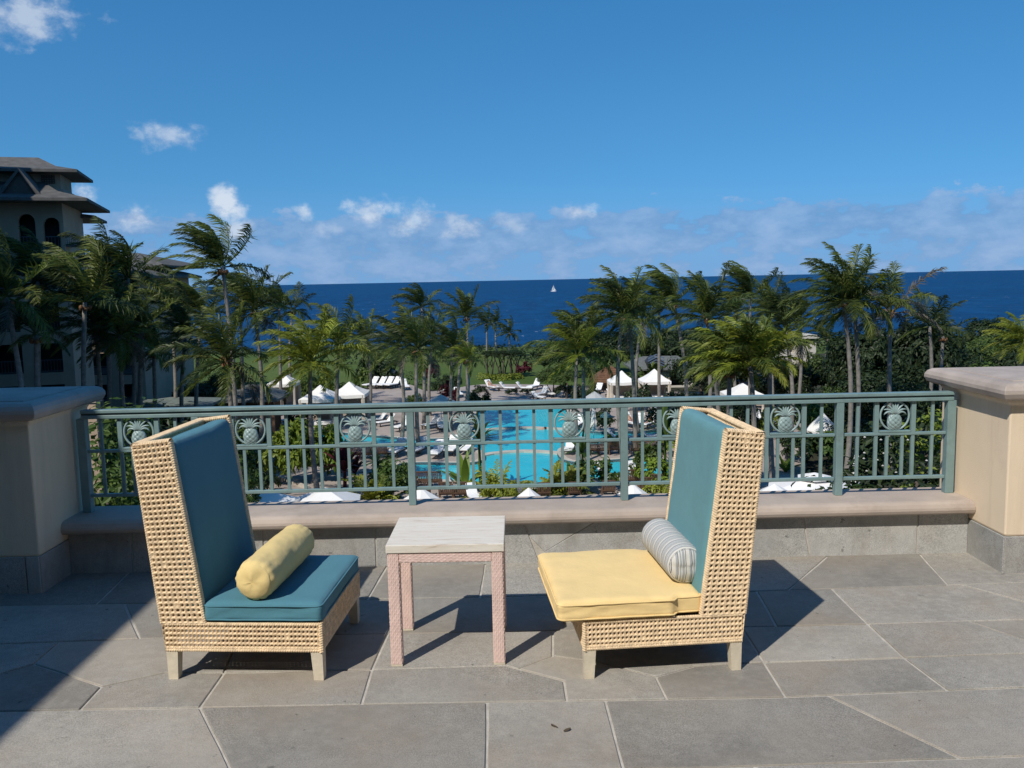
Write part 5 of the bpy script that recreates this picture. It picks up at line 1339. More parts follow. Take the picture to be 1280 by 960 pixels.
hedge('shore_scrub', [(16, 160), (34, 152), (60, 146), (95, 140)], 9, 3.4, 'leaf_dark', 'dark scrub along the shore behind the palms on the right', .8, 26, ZG - .3, 'scrub')
# ground cover in the beds
from mathutils.geometry import intersect_point_line
def inside(pt, lp):
    x, y = pt; c = False; j = len(lp) - 1
    for i in range(len(lp)):
        if (lp[i][1] > y) != (lp[j][1] > y) and x < (lp[j][0] - lp[i][0]) * (y - lp[i][1]) / (lp[j][1] - lp[i][1]) + lp[i][0]: c = not c
        j = i
    return c
random.seed(44)
gc = MB(); cnt = 0
while cnt < 1700:
    y = U(20, 103); x = U(-.62, .66) * y
    if inside((x, y), deck_out) or not inside((x, y), bed_poly): continue
    cnt += 1; r = U(.3, .75); h = U(.15, .6)
    for k in range(14):
        a = U(0, 2 * pi); q = sqrt(R()) * r; leaf_q(gc, Vector((x + cos(a) * q, y + sin(a) * q, ZG + .06 + h * (1 - (q / r) ** 2) + U(-.05, .1))), rnd_dir() * .7 + Vector((0, 0, 1)), rnd_dir(), U(.2, .42), U(.1, .2))
o = gc.build('ground_cover', 'leaf_dark'); o['kind'] = 'stuff'; o['label'] = 'dark leafy ground cover filling the garden beds'

SH = [  # kind, px, py, level, scale, label, (height factor)
 ('bright', 352, 606, ZD, 1.37, 'bright leafy shrub beside the curved kerb on the left', 1.5), ('bright', 372, 603, ZD, 1.43, 'bright young tree right of the curved kerb', 1.7), ('mid', 392, 600, ZD, 1.49, 'green shrub between the two bright ones under the pineapple', 1.5), ('bright', 412, 600, ZD, 1.43, 'bright shrub left of the dark red plant', 1.55), ('ti', 352, 575, ZD, 1.50, 'dark red plant beside the path on the left', 1.2), ('ti', 431, 612, ZD, 1.90, 'dark red spiky plant near the lower left pool', 1.2), ('ti', 444, 606, ZD, 1.40, 'pinkish red spiky plant right of the dark red one', 1.0),
 ('banana', 386, 566, ZD, 0.62, 'light green big leaved plant at the left end of the pool', 1.0), ('mid', 360, 556, ZD, 1.00, 'green shrub in the left bend of the pool edge', 1.0), ('bright', 340, 560, ZD, 0.80, 'pale green shrub beside the brick path', 1.0), ('dark', 322, 600, ZD, 1.20, 'dark shrub at the bend of the path', 1.0), ('dark', 308, 575, ZD, 1.50, 'dark shrub left of the path', 1.2), ('dark', 330, 619, ZD, 1.10, 'dark shrub behind the big white umbrella on the left', 1.0),
 ('banana', 478, 613, ZD, 1.00, 'lime green banana plant left of the lagoon', .9), ('dracaena', 470, 606, ZD, 1.09, 'spiky leaved plant behind the lime banana plant', 1.3), ('mid', 490, 612, ZD, 1.43, 'green shrub right of the lime banana plant', 1.0), ('cycad', 465, 628, ZD, 1.56, 'yellow green fern palm above the parapet left of the centre post', 1.0), ('cycad', 482, 630, ZD, 1.43, 'green fern palm beside the yellow green one above the parapet', 1.0), ('mid', 500, 628, ZD, 1.17, 'low green shrub left of the white umbrella at the centre post', 1.0),
 ('banana', 582, 612, ZD, 1.05, 'bright banana plant in front of the lagoon edge', 1.1), ('dracaena', 601, 612, ZD, 1.59, 'tall spiky plant at the left edge of the swimming pool', 1.8), ('areca', 622, 622, ZD, 0.95, 'yellowish feathery palm arching over the pool edge', 1.0), ('lime', 626, 628, ZD, 1.17, 'lime yellow low plant in front of the feathery palm', 1.4),
 ('cycad', 690, 618, ZD, 1.62, 'dark green fern palm at the right front of the pool', 1.0), ('cycad', 706, 620, ZD, 1.56, 'light green fern palm by the dark planters', 1.0), ('dracaena', 728, 612, ZD, 1.43, 'tall leafy plant by the right lagoon', 1.5), ('banana', 716, 612, ZD, 0.95, 'bright banana plant left of the tall leafy one', 1.0), ('mid', 744, 616, ZD, 1.43, 'green shrub left of the thick railing post', 1.0),
 ('mid', 812, 606, ZD, 1.43, 'dark green bush in front of the right lagoon', 1.2), ('bright', 820, 610, ZD, 1.17, 'bright bush at the foot of the dark green one', 1.0), ('dracaena', 832, 606, ZD, 1.51, 'tall slender plant left of the right chair', 1.8), ('lime', 828, 624, ZD, 1.17, 'yellow flowering low plant left of the right chair', 1.1), ('bright', 846, 570, ZD, 1.10, 'light shrub behind the blue back of the right chair', 1.2), ('cycad', 768, 558, ZD, 0.90, 'small fern palm on the right pool edge', 1.0),
 ('banana', 982, 590, ZD, 0.77, 'bright banana plant right of the right chair', 1.0), ('bright', 965, 545, ZD, 1.20, 'light green shrub behind the right chair shoulder', 1.1), ('cycad', 1012, 556, ZD, 1.50, 'dark fern palm left of the white garden umbrella', 1.2), ('cycad', 1040, 554, ZD, 1.50, 'dark fern palm right of the white garden umbrella', 1.2), ('dark', 1000, 580, ZD, 1.50, 'dark shrub behind the big vented umbrella', 1.0), ('mid', 1030, 578, ZD, 1.50, 'green shrub behind the post on the right', 1.0),
 ('lime', 1060, 508, ZG, 1.40, 'yellow green round shrub under the rail on the right', .8), ('lime', 1085, 506, ZG, 1.30, 'yellow green round shrub left of the rightmost pineapple', .8), ('mid', 700, 470, ZG, 1.20, 'green shrub below the thin trunked trees', 1.0), ('mid', 752, 486, ZG, 1.50, 'green shrub left of the cabana pair', 1.3), ('cycad', 812, 484, ZD, 2.00, 'dark fern palm in front of the right cabana of the pair', 1.3), ('mid', 795, 490, ZD, 1.50, 'green bush between the two cabanas', 1.0), ('dark', 600, 494, ZG, 1.00, 'dark low bush at the near edge of the far deck', .8),
 ('red', 540, 480, ZG, 1.40, 'dark red bush behind the palm trunks on the lawn edge', 1.2), ('red', 562, 516, ZD, 1.30, 'magenta leaved plant beside the loungers in the middle', 1.4), ('mid', 520, 510, ZD, 1.00, 'green bush between the loungers left of the centre post', 1.0), ('dark', 596, 522, ZD, 1.50, 'dark bush behind the pineapple left of the pool', 1.2), ('mid', 535, 520, ZD, 0.90, 'bush right of the centre post', 1.0), ('dark', 752, 540, ZD, 1.20, 'dark bush behind the pineapple right of the pool', 1.2), ('dark', 735, 520, ZD, 1.60, 'dark tall bush near the closed umbrella', 1.3), ('dark', 800, 514, ZD, 1.60, 'dark bush behind the sunbathers', 1.1), ('dark', 440, 514, ZD, 1.70, 'dark bush under the cabana on the left', 1.2), ('mid', 390, 505, ZD, 1.90, 'bushy green plants before the two joined canopies', 1.1), ('cycad', 412, 504, ZD, 1.80, 'fern palm before the two joined canopies', 1.2), ('dark', 320, 540, ZD, 1.50, 'dark bush by the pair of loungers on the left', 1.0), ('dark', 375, 532, ZD, 1.30, 'low bush right of the pair of loungers on the left', .9), ('dark', 640, 493, ZD, 0.90, 'low planting strip on the far deck before the pool', .5), ('dark', 660, 493, ZD, 0.90, 'low planting at the right of the strip on the far deck', .5), ('dark', 705, 497, ZD, 1.10, 'round dark bush left of the red lounger', 1.0),
 ('red', 656, 471, ZG, 1.50, 'reddish bush at the right end of the yellow green border', .8),
 ('dark', 470, 486, ZG, 2.20, 'dark bush in front of the small flat roofed hut', 1.3), ('dark', 484, 486, ZG, 2.00, 'dark bush at the right corner of the small flat roofed hut', 1.2), ('mid', 459, 487, ZG, 1.60, 'green bush left of the small flat roofed hut', 1.2),
]
for k in SH: shrub(*k[:6], sz=k[6])
# near leafy trees that stand close below the terrace at both ends of the railing
def leafy(px, py_top, Y, s, m, label, w=1.0):
    x = at(px, 560, Y).x; zt = at(px, py_top, Y).z
    t = thing('leafy_tree', label, 'tree', (x, Y, ZG), 0, 'leafy trees close below the terrace')
    h = zt - ZG
    MB().tube([(0, 0, -.3), (.1, .05, h * .5), (0, .1, h * .85)], [.14, .10, .04], 6).build('trunk', 'bark', t, True)
    bush_mesh_ = bush_mesh('crown', m, .95 * s * w, .8 * s, h * .30, 42, 40, .20, h * .71, -1, .2)
    link('crown', bush_mesh_, t)
random.seed(51)
leafy(126, 516, 17, 1.0, 'leaf_mid', 'leafy tree behind the left end bay of the railing')
leafy(160, 512, 19, 1.2, 'leaf_mid', 'leafy tree behind the first pineapple on the left')
leafy(205, 506, 23, 1.3, 'leaf_dark', 'darker leafy tree behind the top of the left chair')
leafy(255, 512, 26, 1.2, 'leaf_mid', 'leafy tree above the blue back of the left chair')
leafy(300, 520, 36, .8, 'leaf_mid', 'leafy tree behind the second pineapple')
leafy(1075, 540, 20, 1.3, 'leaf_dark', 'dark leafy tree right of the thick post on the right')
leafy(1110, 545, 19, 1.3, 'leaf_dark', 'dark leafy tree below the rightmost pineapple')
leafy(1150, 530, 20, 1.4, 'leaf_dark', 'dark leafy tree beside the right pier')
leafy(1160, 505, 24, 1.2, 'leaf_bright', 'bright leafy tree peeping beside the right pier')
leafy(1090, 588, 15, 1.0, 'leaf_mid', 'low leafy tree just above the parapet on the right')
leafy(1140, 586, 15, 1.0, 'leaf_mid', 'low leafy tree just above the parapet next to the right pier')
fl_ = MB()
for _ in range(14):
    p = at(U(1062, 1165), U(545, 605), 18.2); fl_.lathe([(.01, -.02), (.03, 0), (.01, .02)], 6, p)
o = fl_.build('white_blossoms', 'flower_white'); o['kind'] = 'stuff'; o['label'] = 'white blossoms scattered over the dark leaves on the right'

# ------------------------------------------------------------------ cabanas and umbrellas
def canopy4(mb, h0, w, h1, peak, drop=.28, z0=0):
    """square tent top with slightly sagging faces and a valance"""
    rings = [(1.0, h0), (.66, h0 + peak * .26), (.36, h0 + peak * .56), (.12, h0 + peak * .88), (.02, h0 + peak)]
    o = len(mb.v); per = 8
    for f, z in rings:
        for k in range(per):
            q = [(-1, -1), (0, -1), (1, -1), (1, 0), (1, 1), (0, 1), (-1, 1), (-1, 0)][k]; sag = .05 * (1 if 0 in q else 0) * f
            mb.v.append((q[0] * f * w / 2, q[1] * f * w / 2, z - sag))
    for i in range(len(rings) - 1):
        for k in range(per): k2 = (k + 1) % per; mb.f.append((o + i * per + k, o + i * per + k2, o + (i + 1) * per + k2, o + (i + 1) * per + k))
    mb.f.append(tuple(o + (len(rings) - 1) * per + k for k in range(per)))
    b = len(mb.v)
    for z in (0, -drop):
        for k in range(per):
            q = [(-1, -1), (0, -1), (1, -1), (1, 0), (1, 1), (0, 1), (-1, 1), (-1, 0)][k]; mb.v.append((q[0] * w / 2, q[1] * w / 2, h0 + z - .05 * (1 if 0 in q else 0)))
    for k in range(per): k2 = (k + 1) % per; mb.f.append((b + k, b + per + k, b + per + k2, b + k2))
    return mb
def curtain(mb, x, y, h, w=.42):
    n = 10
    for i in range(n):
        a = 2 * pi * i / n; a2 = 2 * pi * (i + 1) / n; r1 = w / 2 * (1 + .2 * (i % 2)); r2 = w / 2 * (1 + .2 * ((i + 1) % 2)); o = len(mb.v)
        mb.v += [(x + cos(a) * r1, y + sin(a) * r1, .02), (x + cos(a2) * r2, y + sin(a2) * r2, .02), (x + cos(a2) * r2 * .55, y + sin(a2) * r2 * .55, h * .45), (x + cos(a) * r1 * .55, y + sin(a) * r1 * .55, h * .45), (x + cos(a2) * r2 * .8, y + sin(a2) * r2 * .8, h), (x + cos(a) * r1 * .8, y + sin(a) * r1 * .8, h)]
        mb.f += [(o, o + 1, o + 2, o + 3), (o + 3, o + 2, o + 4, o + 5)]
def cabana(px, py_eave, Y, wpx, peak_px, label, m='canvas', rz=0, dark=True):
    w = wpx / 1108 * Y; c = at(px, py_eave, Y); h0 = max(1.9, c.z - ZD); pk = peak_px / 1108 * Y
    t = thing('cabana', label, 'cabana', (c.x, Y, ZD), rz, 'canvas cabanas round the pool')
    canopy4(MB(), h0, w, 0, pk).build('canopy', m, t)
    for a in (-1, 1):
        for b in (-1, 1):
            MB().tube([(a * (w / 2 - .12), b * (w / 2 - .12), 0), (a * (w / 2 - .12), b * (w / 2 - .12), h0)], .06, 6).build('post', 'curtain_beige', t)
            cu = MB(); curtain(cu, a * (w / 2 - .16), b * (w / 2 - .16), h0 - .05); cu.build('curtain', 'curtain_beige', t)
    MB().box2((-w / 2 + .25, w / 2 - .24, .05), (w / 2 - .25, w / 2 - .20, h0 - .15)).build('back_curtain', 'hotel_trim', t)
    bed = MB().box2((-w * .28, -.5, .12), (w * .28, .6, .42)).build('daybed', 'lounger_white', t, bevel=.03)
    return t
cabana(355, 478, 86, 35, 12, 'white cabana with open front on the left beyond the shingle pavilion')
cabana(401, 496, 76, 46, 15, 'left one of two joined pale canopies behind the handrail')
cabana(437, 491, 78, 44, 14, 'right one of two joined pale canopies behind the handrail')
cabana(777, 476, 88, 33, 13, 'left white cabana of the pair by the gabled pool house')
cabana(818, 475, 88, 36, 14, 'right white cabana of the pair by the gabled pool house')
cabana(926, 479, 88, 40, 12, 'grey cabana partly behind the lush low palms', 'canvas_grey')
cabana(952, 484, 84, 46, 13, 'greyish cabana to the right behind the lush palm stems', 'canvas_grey')
cabana(928, 495, 77, 46, 13, 'pale canopy standing just above the handrail behind the lush palms')
def umbrella(px, py_rim, Y, wpx, peak_px, label, m='canvas', n=8, vent=False, rz=0.0, cap=False):
    r = wpx / 1108 * Y / 2; c = at(px, py_rim, Y); h0 = c.z - ZD; pk = peak_px / 1108 * Y
    t = thing('umbrella', label, 'umbrella', (c.x, Y, ZD), rz, 'sun umbrellas round the pool')
    mb = MB(); o = 0
    rings = [(1.0, h0 - .16), (1.0, h0), (.66, h0 + pk * .36), (.34, h0 + pk * .68), (.20 if vent else .03, h0 + pk * (.84 if vent else 1))]
    for f, z in rings:
        for k in range(2 * n):
            a = pi * k / n; ff = f * (1 if k % 2 == 0 else cos(pi / n)); mb.v.append((cos(a) * r * ff, sin(a) * r * ff, z))
    for i in range(len(rings) - 1):
        for k in range(2 * n): k2 = (k + 1) % (2 * n); mb.f.append((i * 2 * n + k, i * 2 * n + k2, (i + 1) * 2 * n + k2, (i + 1) * 2 * n + k))
    mb.f.append(tuple((len(rings) - 1) * 2 * n + k for k in range(2 * n)))
    mb.build('canopy', m, t)
    if vent:
        v = MB(); v.lathe([(r * .36, h0 + pk * .86), (r * .36, h0 + pk * .90), (r * .18, h0 + pk * 1.08), (.05, h0 + pk * 1.22)], n); v.build('vent_cap', m, t)
    MB().tube([(0, 0, 0), (0, 0, h0 + pk * .97)], .04, 8).build('pole', 'lounger_white', t)
    MB().lathe([(.42, 0), (.42, .08), (.06, .12)], 10).build('base', 'terracotta', t)
    rb = MB()
    for k in range(n): a = 2 * pi * k / n; rb.tube([(cos(a) * r * .97, sin(a) * r * .97, h0 - .04), (0, 0, h0 + pk * .9)], .018, 4)
    rb.build('ribs', 'dark_frame', t)
    return t
umbrella(551, 502, 73, 38, 9, 'pale umbrella peeping over the handrail left of the pool')
umbrella(743, 498, 76, 30, 9, 'bluish pale umbrella peeping over the handrail right of the pool', 'canvas_grey')
umbrella(1028, 537, 60, 42, 22, 'domed white umbrella in the garden near the right end')
umbrella(318, 630, 37, 118, 20, 'big white umbrella over the parapet right of the left chair', n=4, rz=.5)
umbrella(407, 630, 38, 120, 21, 'wide white umbrella over the parapet left of the centre post', n=4, rz=.9)
umbrella(527, 629, 41, 64, 20, 'small white umbrella behind the centre railing post')
umbrella(661, 624, 41, 40, 15, 'small white umbrella over the parapet in front of the pool')
umbrella(791, 623, 42, 54, 19, 'white umbrella behind the right railing post beside the right chair')
umbrella(1018, 613, 37, 132, 19, 'large white vented umbrella over the parapet right of the right chair', n=6, vent=True, rz=.2)
umbrella(968, 618, 34, 50, 14, 'small tilted white umbrella beside the large vented one')
umbrella(757, 519, 66, 14, 5, 'small teal umbrella standing behind the thick railing post', 'canvas_teal', n=6)
def closed_umbrella(px, py, Y, label):
    p = at(px, py, Y); t = thing('closed_umbrella', label, 'umbrella', (p.x, Y, ZD), 0, 'folded umbrellas')
    MB().tube([(0, 0, 0), (0, 0, 2.75)], .03, 6).build('pole', 'lounger_white', t)
    c = MB(); n = 12; pr = [(.05, .75), (.21, .85), (.19, 1.4), (.13, 2.1), (.05, 2.6)]
    for r, z in pr:
        for k in range(n): a = 2 * pi * k / n; q = r * (1 + .28 * (k % 2)); c.v.append((cos(a) * q, sin(a) * q, z))
    for i in range(len(pr) - 1):
        for k in range(n): k2 = (k + 1) % n; c.f.append((i * n + k, i * n + k2, (i + 1) * n + k2, (i + 1) * n + k))
    c.build('folded_canopy', 'canvas', t); MB().lathe([(.3, 0), (.3, .08), (.05, .12)], 10).build('base', 'terracotta', t)
closed_umbrella(742, 532, 66, 'folded white umbrella standing right of the pool'); closed_umbrella(1072, 522, 47, 'folded white umbrella near the right end of the railing'); closed_umbrella(1003, 600, 39, 'folded white umbrella left of the large vented one')

# ------------------------------------------------------------------ loungers
def make_lounger():
    t = thing('sun_lounger', 'x', 'sun lounger', (0, 0, 0))
    MB().box2((-.32, -.98, .27), (-.27, .95, .33)).box2((.27, -.98, .27), (.32, .95, .33)).box2((-.27, -.98, .275), (.27, -.93, .325)).box2((-.27, .90, .275), (.27, .95, .325)).build('frame', 'dark_frame', t)
    for a in (-.29, .29):
        for b in (-.85, .8): MB().box2((a - .03, b - .03, 0), (a + .03, b + .03, .271)).build('leg', 'dark_frame', t)
    MB().box2((-.31, -1.0, .335), (.31, .18, .43)).build('mattress', 'lounger_white', t, bevel=.03)
    b = MB().box2((-.31, 0, 0), (.31, .80, .09)).build('backrest', 'lounger_white', t, bevel=.03); b.location = (0, .19, .345); b.rotation_euler.x = radians(48)
    k = MB().box2((-.24, .5, .092), (.24, .76, .15)).build('pillow', 'towel', b, bevel=.03)
    return t
def make_wood_lounger():
    t = thing('wood_lounger', 'x', 'sun lounger', (0, 0, 0))
    MB().box2((-.36, -.45, .30), (.36, .35, .38)).build('seat', 'wood_brown', t, bevel=.01)
    b = MB(); b.box2((-.36, -.02, 0), (-.31, .04, .72)); b.box2((.31, -.02, 0), (.36, .04, .72)); b.box2((-.309, -.015, .64), (.309, .035, .72)); b.box2((-.309, -.015, .04), (.309, .035, .10))
    o = b.build('back_frame', 'wood_brown', t); o.location = (0, .36, .36); o.rotation_euler.x = radians(-18)
    for i in range(6): MB().box2((-.285 + i * .1, -.005, .10), (-.225 + i * .1, .025, .64)).build('slat', 'wood_brown', o)
    for a in (-.33, .33):
        for c in (-.42, .34): MB().box2((a - .03, c - .03, 0), (a + .03, c + .03, .31)).build('leg', 'wood_brown', t)
        MB().box2((a - .035, -.44, .56), (a + .035, .36, .60)).build('armrest', 'wood_brown', t)
    return t
def make_towelled():
    t = make_lounger(); t['label'] = 'x'
    c = MB().box2((-.34, -.7, .432), (.34, .1, .462)).build('towel', 'towel', t, bevel=.01)
    return t
def make_red():
    t = make_lounger(); MB().box2((-.34, -.8, .432), (.34, .12, .462)).build('towel', 'red_towel', t, bevel=.01); return t
LP = {'white': make_lounger(), 'towel': make_towelled(), 'red': make_red(), 'wood': make_wood_lounger()}
firstl = set()
def lounger(kind, px, py, rz, label, sc=1.0):
    p = gp(px, py, ZD)
    grp = 'white sun loungers round the pool' if kind != 'wood' else 'brown wooden pool chairs'
    if kind not in firstl:
        firstl.add(kind); r = LP[kind]; r.location = (p.x, p.y, ZD); r.rotation_euler.z = rz; r['label'] = label; r['group'] = grp; r.scale = (sc,) * 3
    else: copy_thing(LP[kind], label, (p.x, p.y, ZD), rz, grp, sc)
LO = [
 ('white', 352, 531, 2.5, 'left white lounger of the pair by the palms on the left', 1.0), ('white', 368, 531, 2.5, 'right white lounger of the pair by the palms on the left', 1.0),
 ('white', 465, 485, -.6, 'first white lounger from the left in the slanted far row', 1.30), ('white', 475, 485, -.6, 'second white lounger from the left in the slanted far row', 1.30), ('white', 484, 485, -.6, 'third white lounger from the left in the slanted far row', 1.30), ('white', 493, 485, -.6, 'fourth white lounger from the left in the slanted far row', 1.30), ('towel', 506, 487, .3, 'towel heaped lounger at the right end of the slanted far row', 1.18),
 ('white', 563, 498, 1.9, 'white lounger just over the handrail left of the lawn palms', 1.0), ('towel', 573, 496, .3, 'towel covered lounger beside the golden drooping palm', 1.0),
 ('white', 474, 529, -1.0, 'white lounger behind the third railing bay near the pool', 1.0), ('white', 484, 532, -.9, 'white lounger right of it with its foot to the pool', 1.0), ('white', 504, 538, -.5, 'tall white lounger left of the centre post', 1.15), ('white', 540, 535, -.7, 'white lounger right of the centre post', 1.0), ('towel', 552, 538, .2, 'lounger with a pink and white towel right of the centre post', 1.0),
 ('towel', 498, 569, -.3, 'lounger with dark striped towels left of the centre post on the island', 1.18), ('white', 523, 568, -.4, 'white lounger right behind the centre post on the island', 1.18), ('towel', 547, 571, -.2, 'broad white lounger in the middle of the island', 1.15), ('white', 566, 567, -.2, 'white lounger right of the broad one on the island', 1.24), ('towel', 583, 566, -.2, 'rumpled white lounger at the right end of the island', 1.05),
 ('towel', 614, 488, .6, 'lounger with a sunbather at the left of the far deck', 1.18), ('white', 633, 489, 1.3, 'flat white lounger on the far deck', 1.06), ('white', 654, 489, 1.3, 'low white lounger right of the flat one on the far deck', 1.06), ('white', 669, 487, -.6, 'white lounger with raised back on the far deck', 1.24), ('towel', 677, 497, -.8, 'heap of white towels on a lounger above the pool', 1.1), ('towel', 686, 496, .6, 'second towel heaped lounger above the pool', 1.0),
 ('red', 712, 495, .4, 'lounger with a red towel left of the olive palm trunk', 1.05), ('red', 722, 495, .4, 'lounger with a red towel right of the olive palm trunk', 1.05),
 ('white', 747, 492, -.5, 'white lounger with a high back beside the bluish umbrella', 1.1), ('towel', 765, 497, .5, 'white lounger by the left cabana of the pair', .9),
 ('white', 724, 534, -.4, 'white lounger at the right rim of the pool behind the pineapple', 1.0), ('towel', 788, 534, .4, 'lounger of the left sunbather on the right pool deck', 1.18), ('white', 800, 532, -.3, 'white lounger between the two sunbathers', 1.0), ('white', 811, 535, -.6, 'lounger of the right sunbather on the right pool deck', 1.24), ('white', 819, 524, -.5, 'white lounger behind the right sunbather', 1.0), ('towel', 812, 551, 1.3, 'white lounger at the water beside the fourth bay', 1.0), ('white', 770, 552, 1.2, 'white lounger on the near edge of the right pool arm', 1.0),
 ('white', 868, 515, -.5, 'white lounger behind the top of the right chair', 1.0), ('white', 880, 517, -.5, 'white lounger above the right chair shoulder', 1.0), ('white', 908, 524, -.7, 'white lounger right of the palm trunks behind the right chair', 1.0), ('white', 948, 533, .1, 'upright white lounger with a dark cushion right of the right chair', 1.2), ('towel', 962, 531, .3, 'white lounger with an orange towel by the rightmost pineapples', 1.0), ('white', 712, 566, -.2, 'white lounger at the left tip of the right island', 1.0), ('white', 727, 565, -.2, 'second white lounger at the left of the right island', 1.0),
 ('towel', 672, 500, .9, 'low lounger with towels touching the far pool edge', .9), ('towel', 756, 600, .4, 'white towelled lounger by the right lagoon', 1.0), ('white', 794, 598, .4, 'white lounger right of the right railing post', 1.0), ('towel', 592, 628, .3, 'lounger under white towels just over the parapet', 1.0), ('white', 573, 614, 1.6, 'white lounger lying across behind the wooden chairs', 1.0),
 ('wood', 446, 573, pi, 'left wooden chair of the trio on the left island', 1.0), ('wood', 461, 573, pi, 'middle wooden chair of the trio on the left island', 1.0), ('wood', 479, 572, pi, 'right wooden chair of the trio on the left island', 1.0),
 ('wood', 529, 608, pi, 'wooden chair at the near lagoon rim right of the centre post', 1.0), ('wood', 545, 608, pi, 'second wooden chair at the near lagoon rim', 1.0), ('wood', 530, 621, pi, 'wooden chair behind the small umbrella at the centre post', 1.0), ('wood', 558, 624, pi, 'wooden chair over the parapet left of the towelled lounger', 1.1), ('wood', 576, 624, pi, 'wooden chair over the parapet beside the towelled lounger', 1.1),
 ('wood', 741, 568, pi, 'first wooden chair from the left on the right island', 1.0), ('wood', 755, 568, pi, 'second wooden chair from the left on the right island', 1.0), ('wood', 768, 567, pi, 'third wooden chair from the left on the right island', 1.0), ('wood', 794, 568, pi, 'fourth wooden chair from the left on the right island', 1.0), ('wood', 809, 568, pi, 'fifth wooden chair from the left on the right island', 1.0), ('wood', 821, 568, pi, 'rightmost wooden chair on the right island', 1.0),
 ('wood', 680, 623, pi, 'dark wooden chair over the parapet right of the small umbrella', 1.0), ('wood', 718, 622, pi, 'dark wooden chair among the fern palms', 1.0), ('wood', 760, 620, pi, 'dark wooden chair left of the right railing post', 1.0), ('wood', 806, 616, pi, 'dark wooden chair right of the right railing post', 1.0), ('wood', 818, 612, pi, 'dark wooden chair close to the right chair', 1.0), ('wood', 790, 606, pi, 'dark wooden chair behind the white umbrella at the right post', 1.0),
]
for a in LO: lounger(*a)
# ------------------------------------------------------------------ people
def body_mesh(name, J, E, rad):
    me = bpy.data.meshes.new(name); me.from_pydata(J, E, []); me.update()
    o = link(name, me); sk = o.modifiers.new('skin', 'SKIN'); sk.use_smooth_shade = True
    for i, r in enumerate(rad): me.skin_vertices[0].data[i].radius = (r, r)
    me.skin_vertices[0].data[0].use_root = True
    sb = o.modifiers.new('sub', 'SUBSURF'); sb.levels = 1; sb.render_levels = 1
    me.materials.append(MATS['skin']); return o
def sunbather(px, py, rz, label):
    p = gp(px, py, ZD)
    J = [(0, -.12, .52), (0, .10, .58), (0, .36, .84), (0, .44, .94), (0, .50, 1.03), (.09, -.14, .52), (.10, -.50, .60), (.10, -.92, .50), (.10, -1.02, .56), (-.09, -.14, .52), (-.10, -.54, .52), (-.10, -.98, .50), (-.10, -1.05, .58),
         (.19, .32, .80), (.26, .12, .62), (.22, -.10, .56), (-.19, .32, .80), (-.27, .12, .62), (-.24, -.10, .55), (.22, -.20, .55), (-.24, -.20, .54)]
    E = [(0, 1), (1, 2), (2, 3), (3, 4), (0, 5), (5, 6), (6, 7), (7, 8), (0, 9), (9, 10), (10, 11), (11, 12), (2, 13), (13, 14), (14, 15), (2, 16), (16, 17), (17, 18), (15, 19), (18, 20)]
    r = [.13, .12, .14, .06, .105, .09, .07, .045, .04, .09, .07, .045, .04, .06, .045, .04, .06, .045, .04, .035, .035]
    o = body_mesh('person', J, E, r); o.location = (p.x, p.y, ZD); o.rotation_euler.z = rz; tag(o, label, 'person', 'people at the pool')
    MB().lathe([(.02, .02), (.11, .05), (.115, .11), (.06, .16), (.01, .17)], 10, (0, .53, .93)).build('hair', 'hair', o, True)
    MB().lathe([(.10, -.09), (.148, -.05), (.148, .05), (.12, .09)], 10, (0, -.10, .535)).build('swimwear', 'swimwear', o, True)
sunbather(788, 534, .4, 'sunbather reclining on the left lounger of the right pool deck'); sunbather(811, 535, -.6, 'sunbather reclining on the right lounger of the right pool deck'); sunbather(614, 488, .6, 'sunbather lying on the lounger at the left of the far deck')
p = gp(672, 537, ZD - .16)
J = [(0, 0, -.12), (.22, 0, -.06), (.48, 0, .0), (.62, 0, .10), (.52, .18, -.02), (.80, .30, .12), (.95, .22, -.02), (.52, -.18, -.04), (.40, -.42, -.06), (-.4, .08, -.14), (-.8, .1, -.1), (-.4, -.08, -.14), (-.8, -.1, -.16)]
o = body_mesh('person', J, [(0, 1), (1, 2), (2, 3), (2, 4), (4, 5), (5, 6), (2, 7), (7, 8), (0, 9), (9, 10), (0, 11), (11, 12)], [.13, .14, .12, .11, .06, .05, .035, .06, .045, .08, .05, .08, .05])
o.location = (p.x, p.y, ZD - .16); o.rotation_euler.z = .15; tag(o, 'swimmer doing the crawl beside the far weir of the pool', 'person', 'people at the pool')
MB().lathe([(.01, -.02), (.11, .0), (.12, .06), (.08, .11), (.01, .125)], 10, (.64, 0, .09)).build('hair', 'hair', o, True)

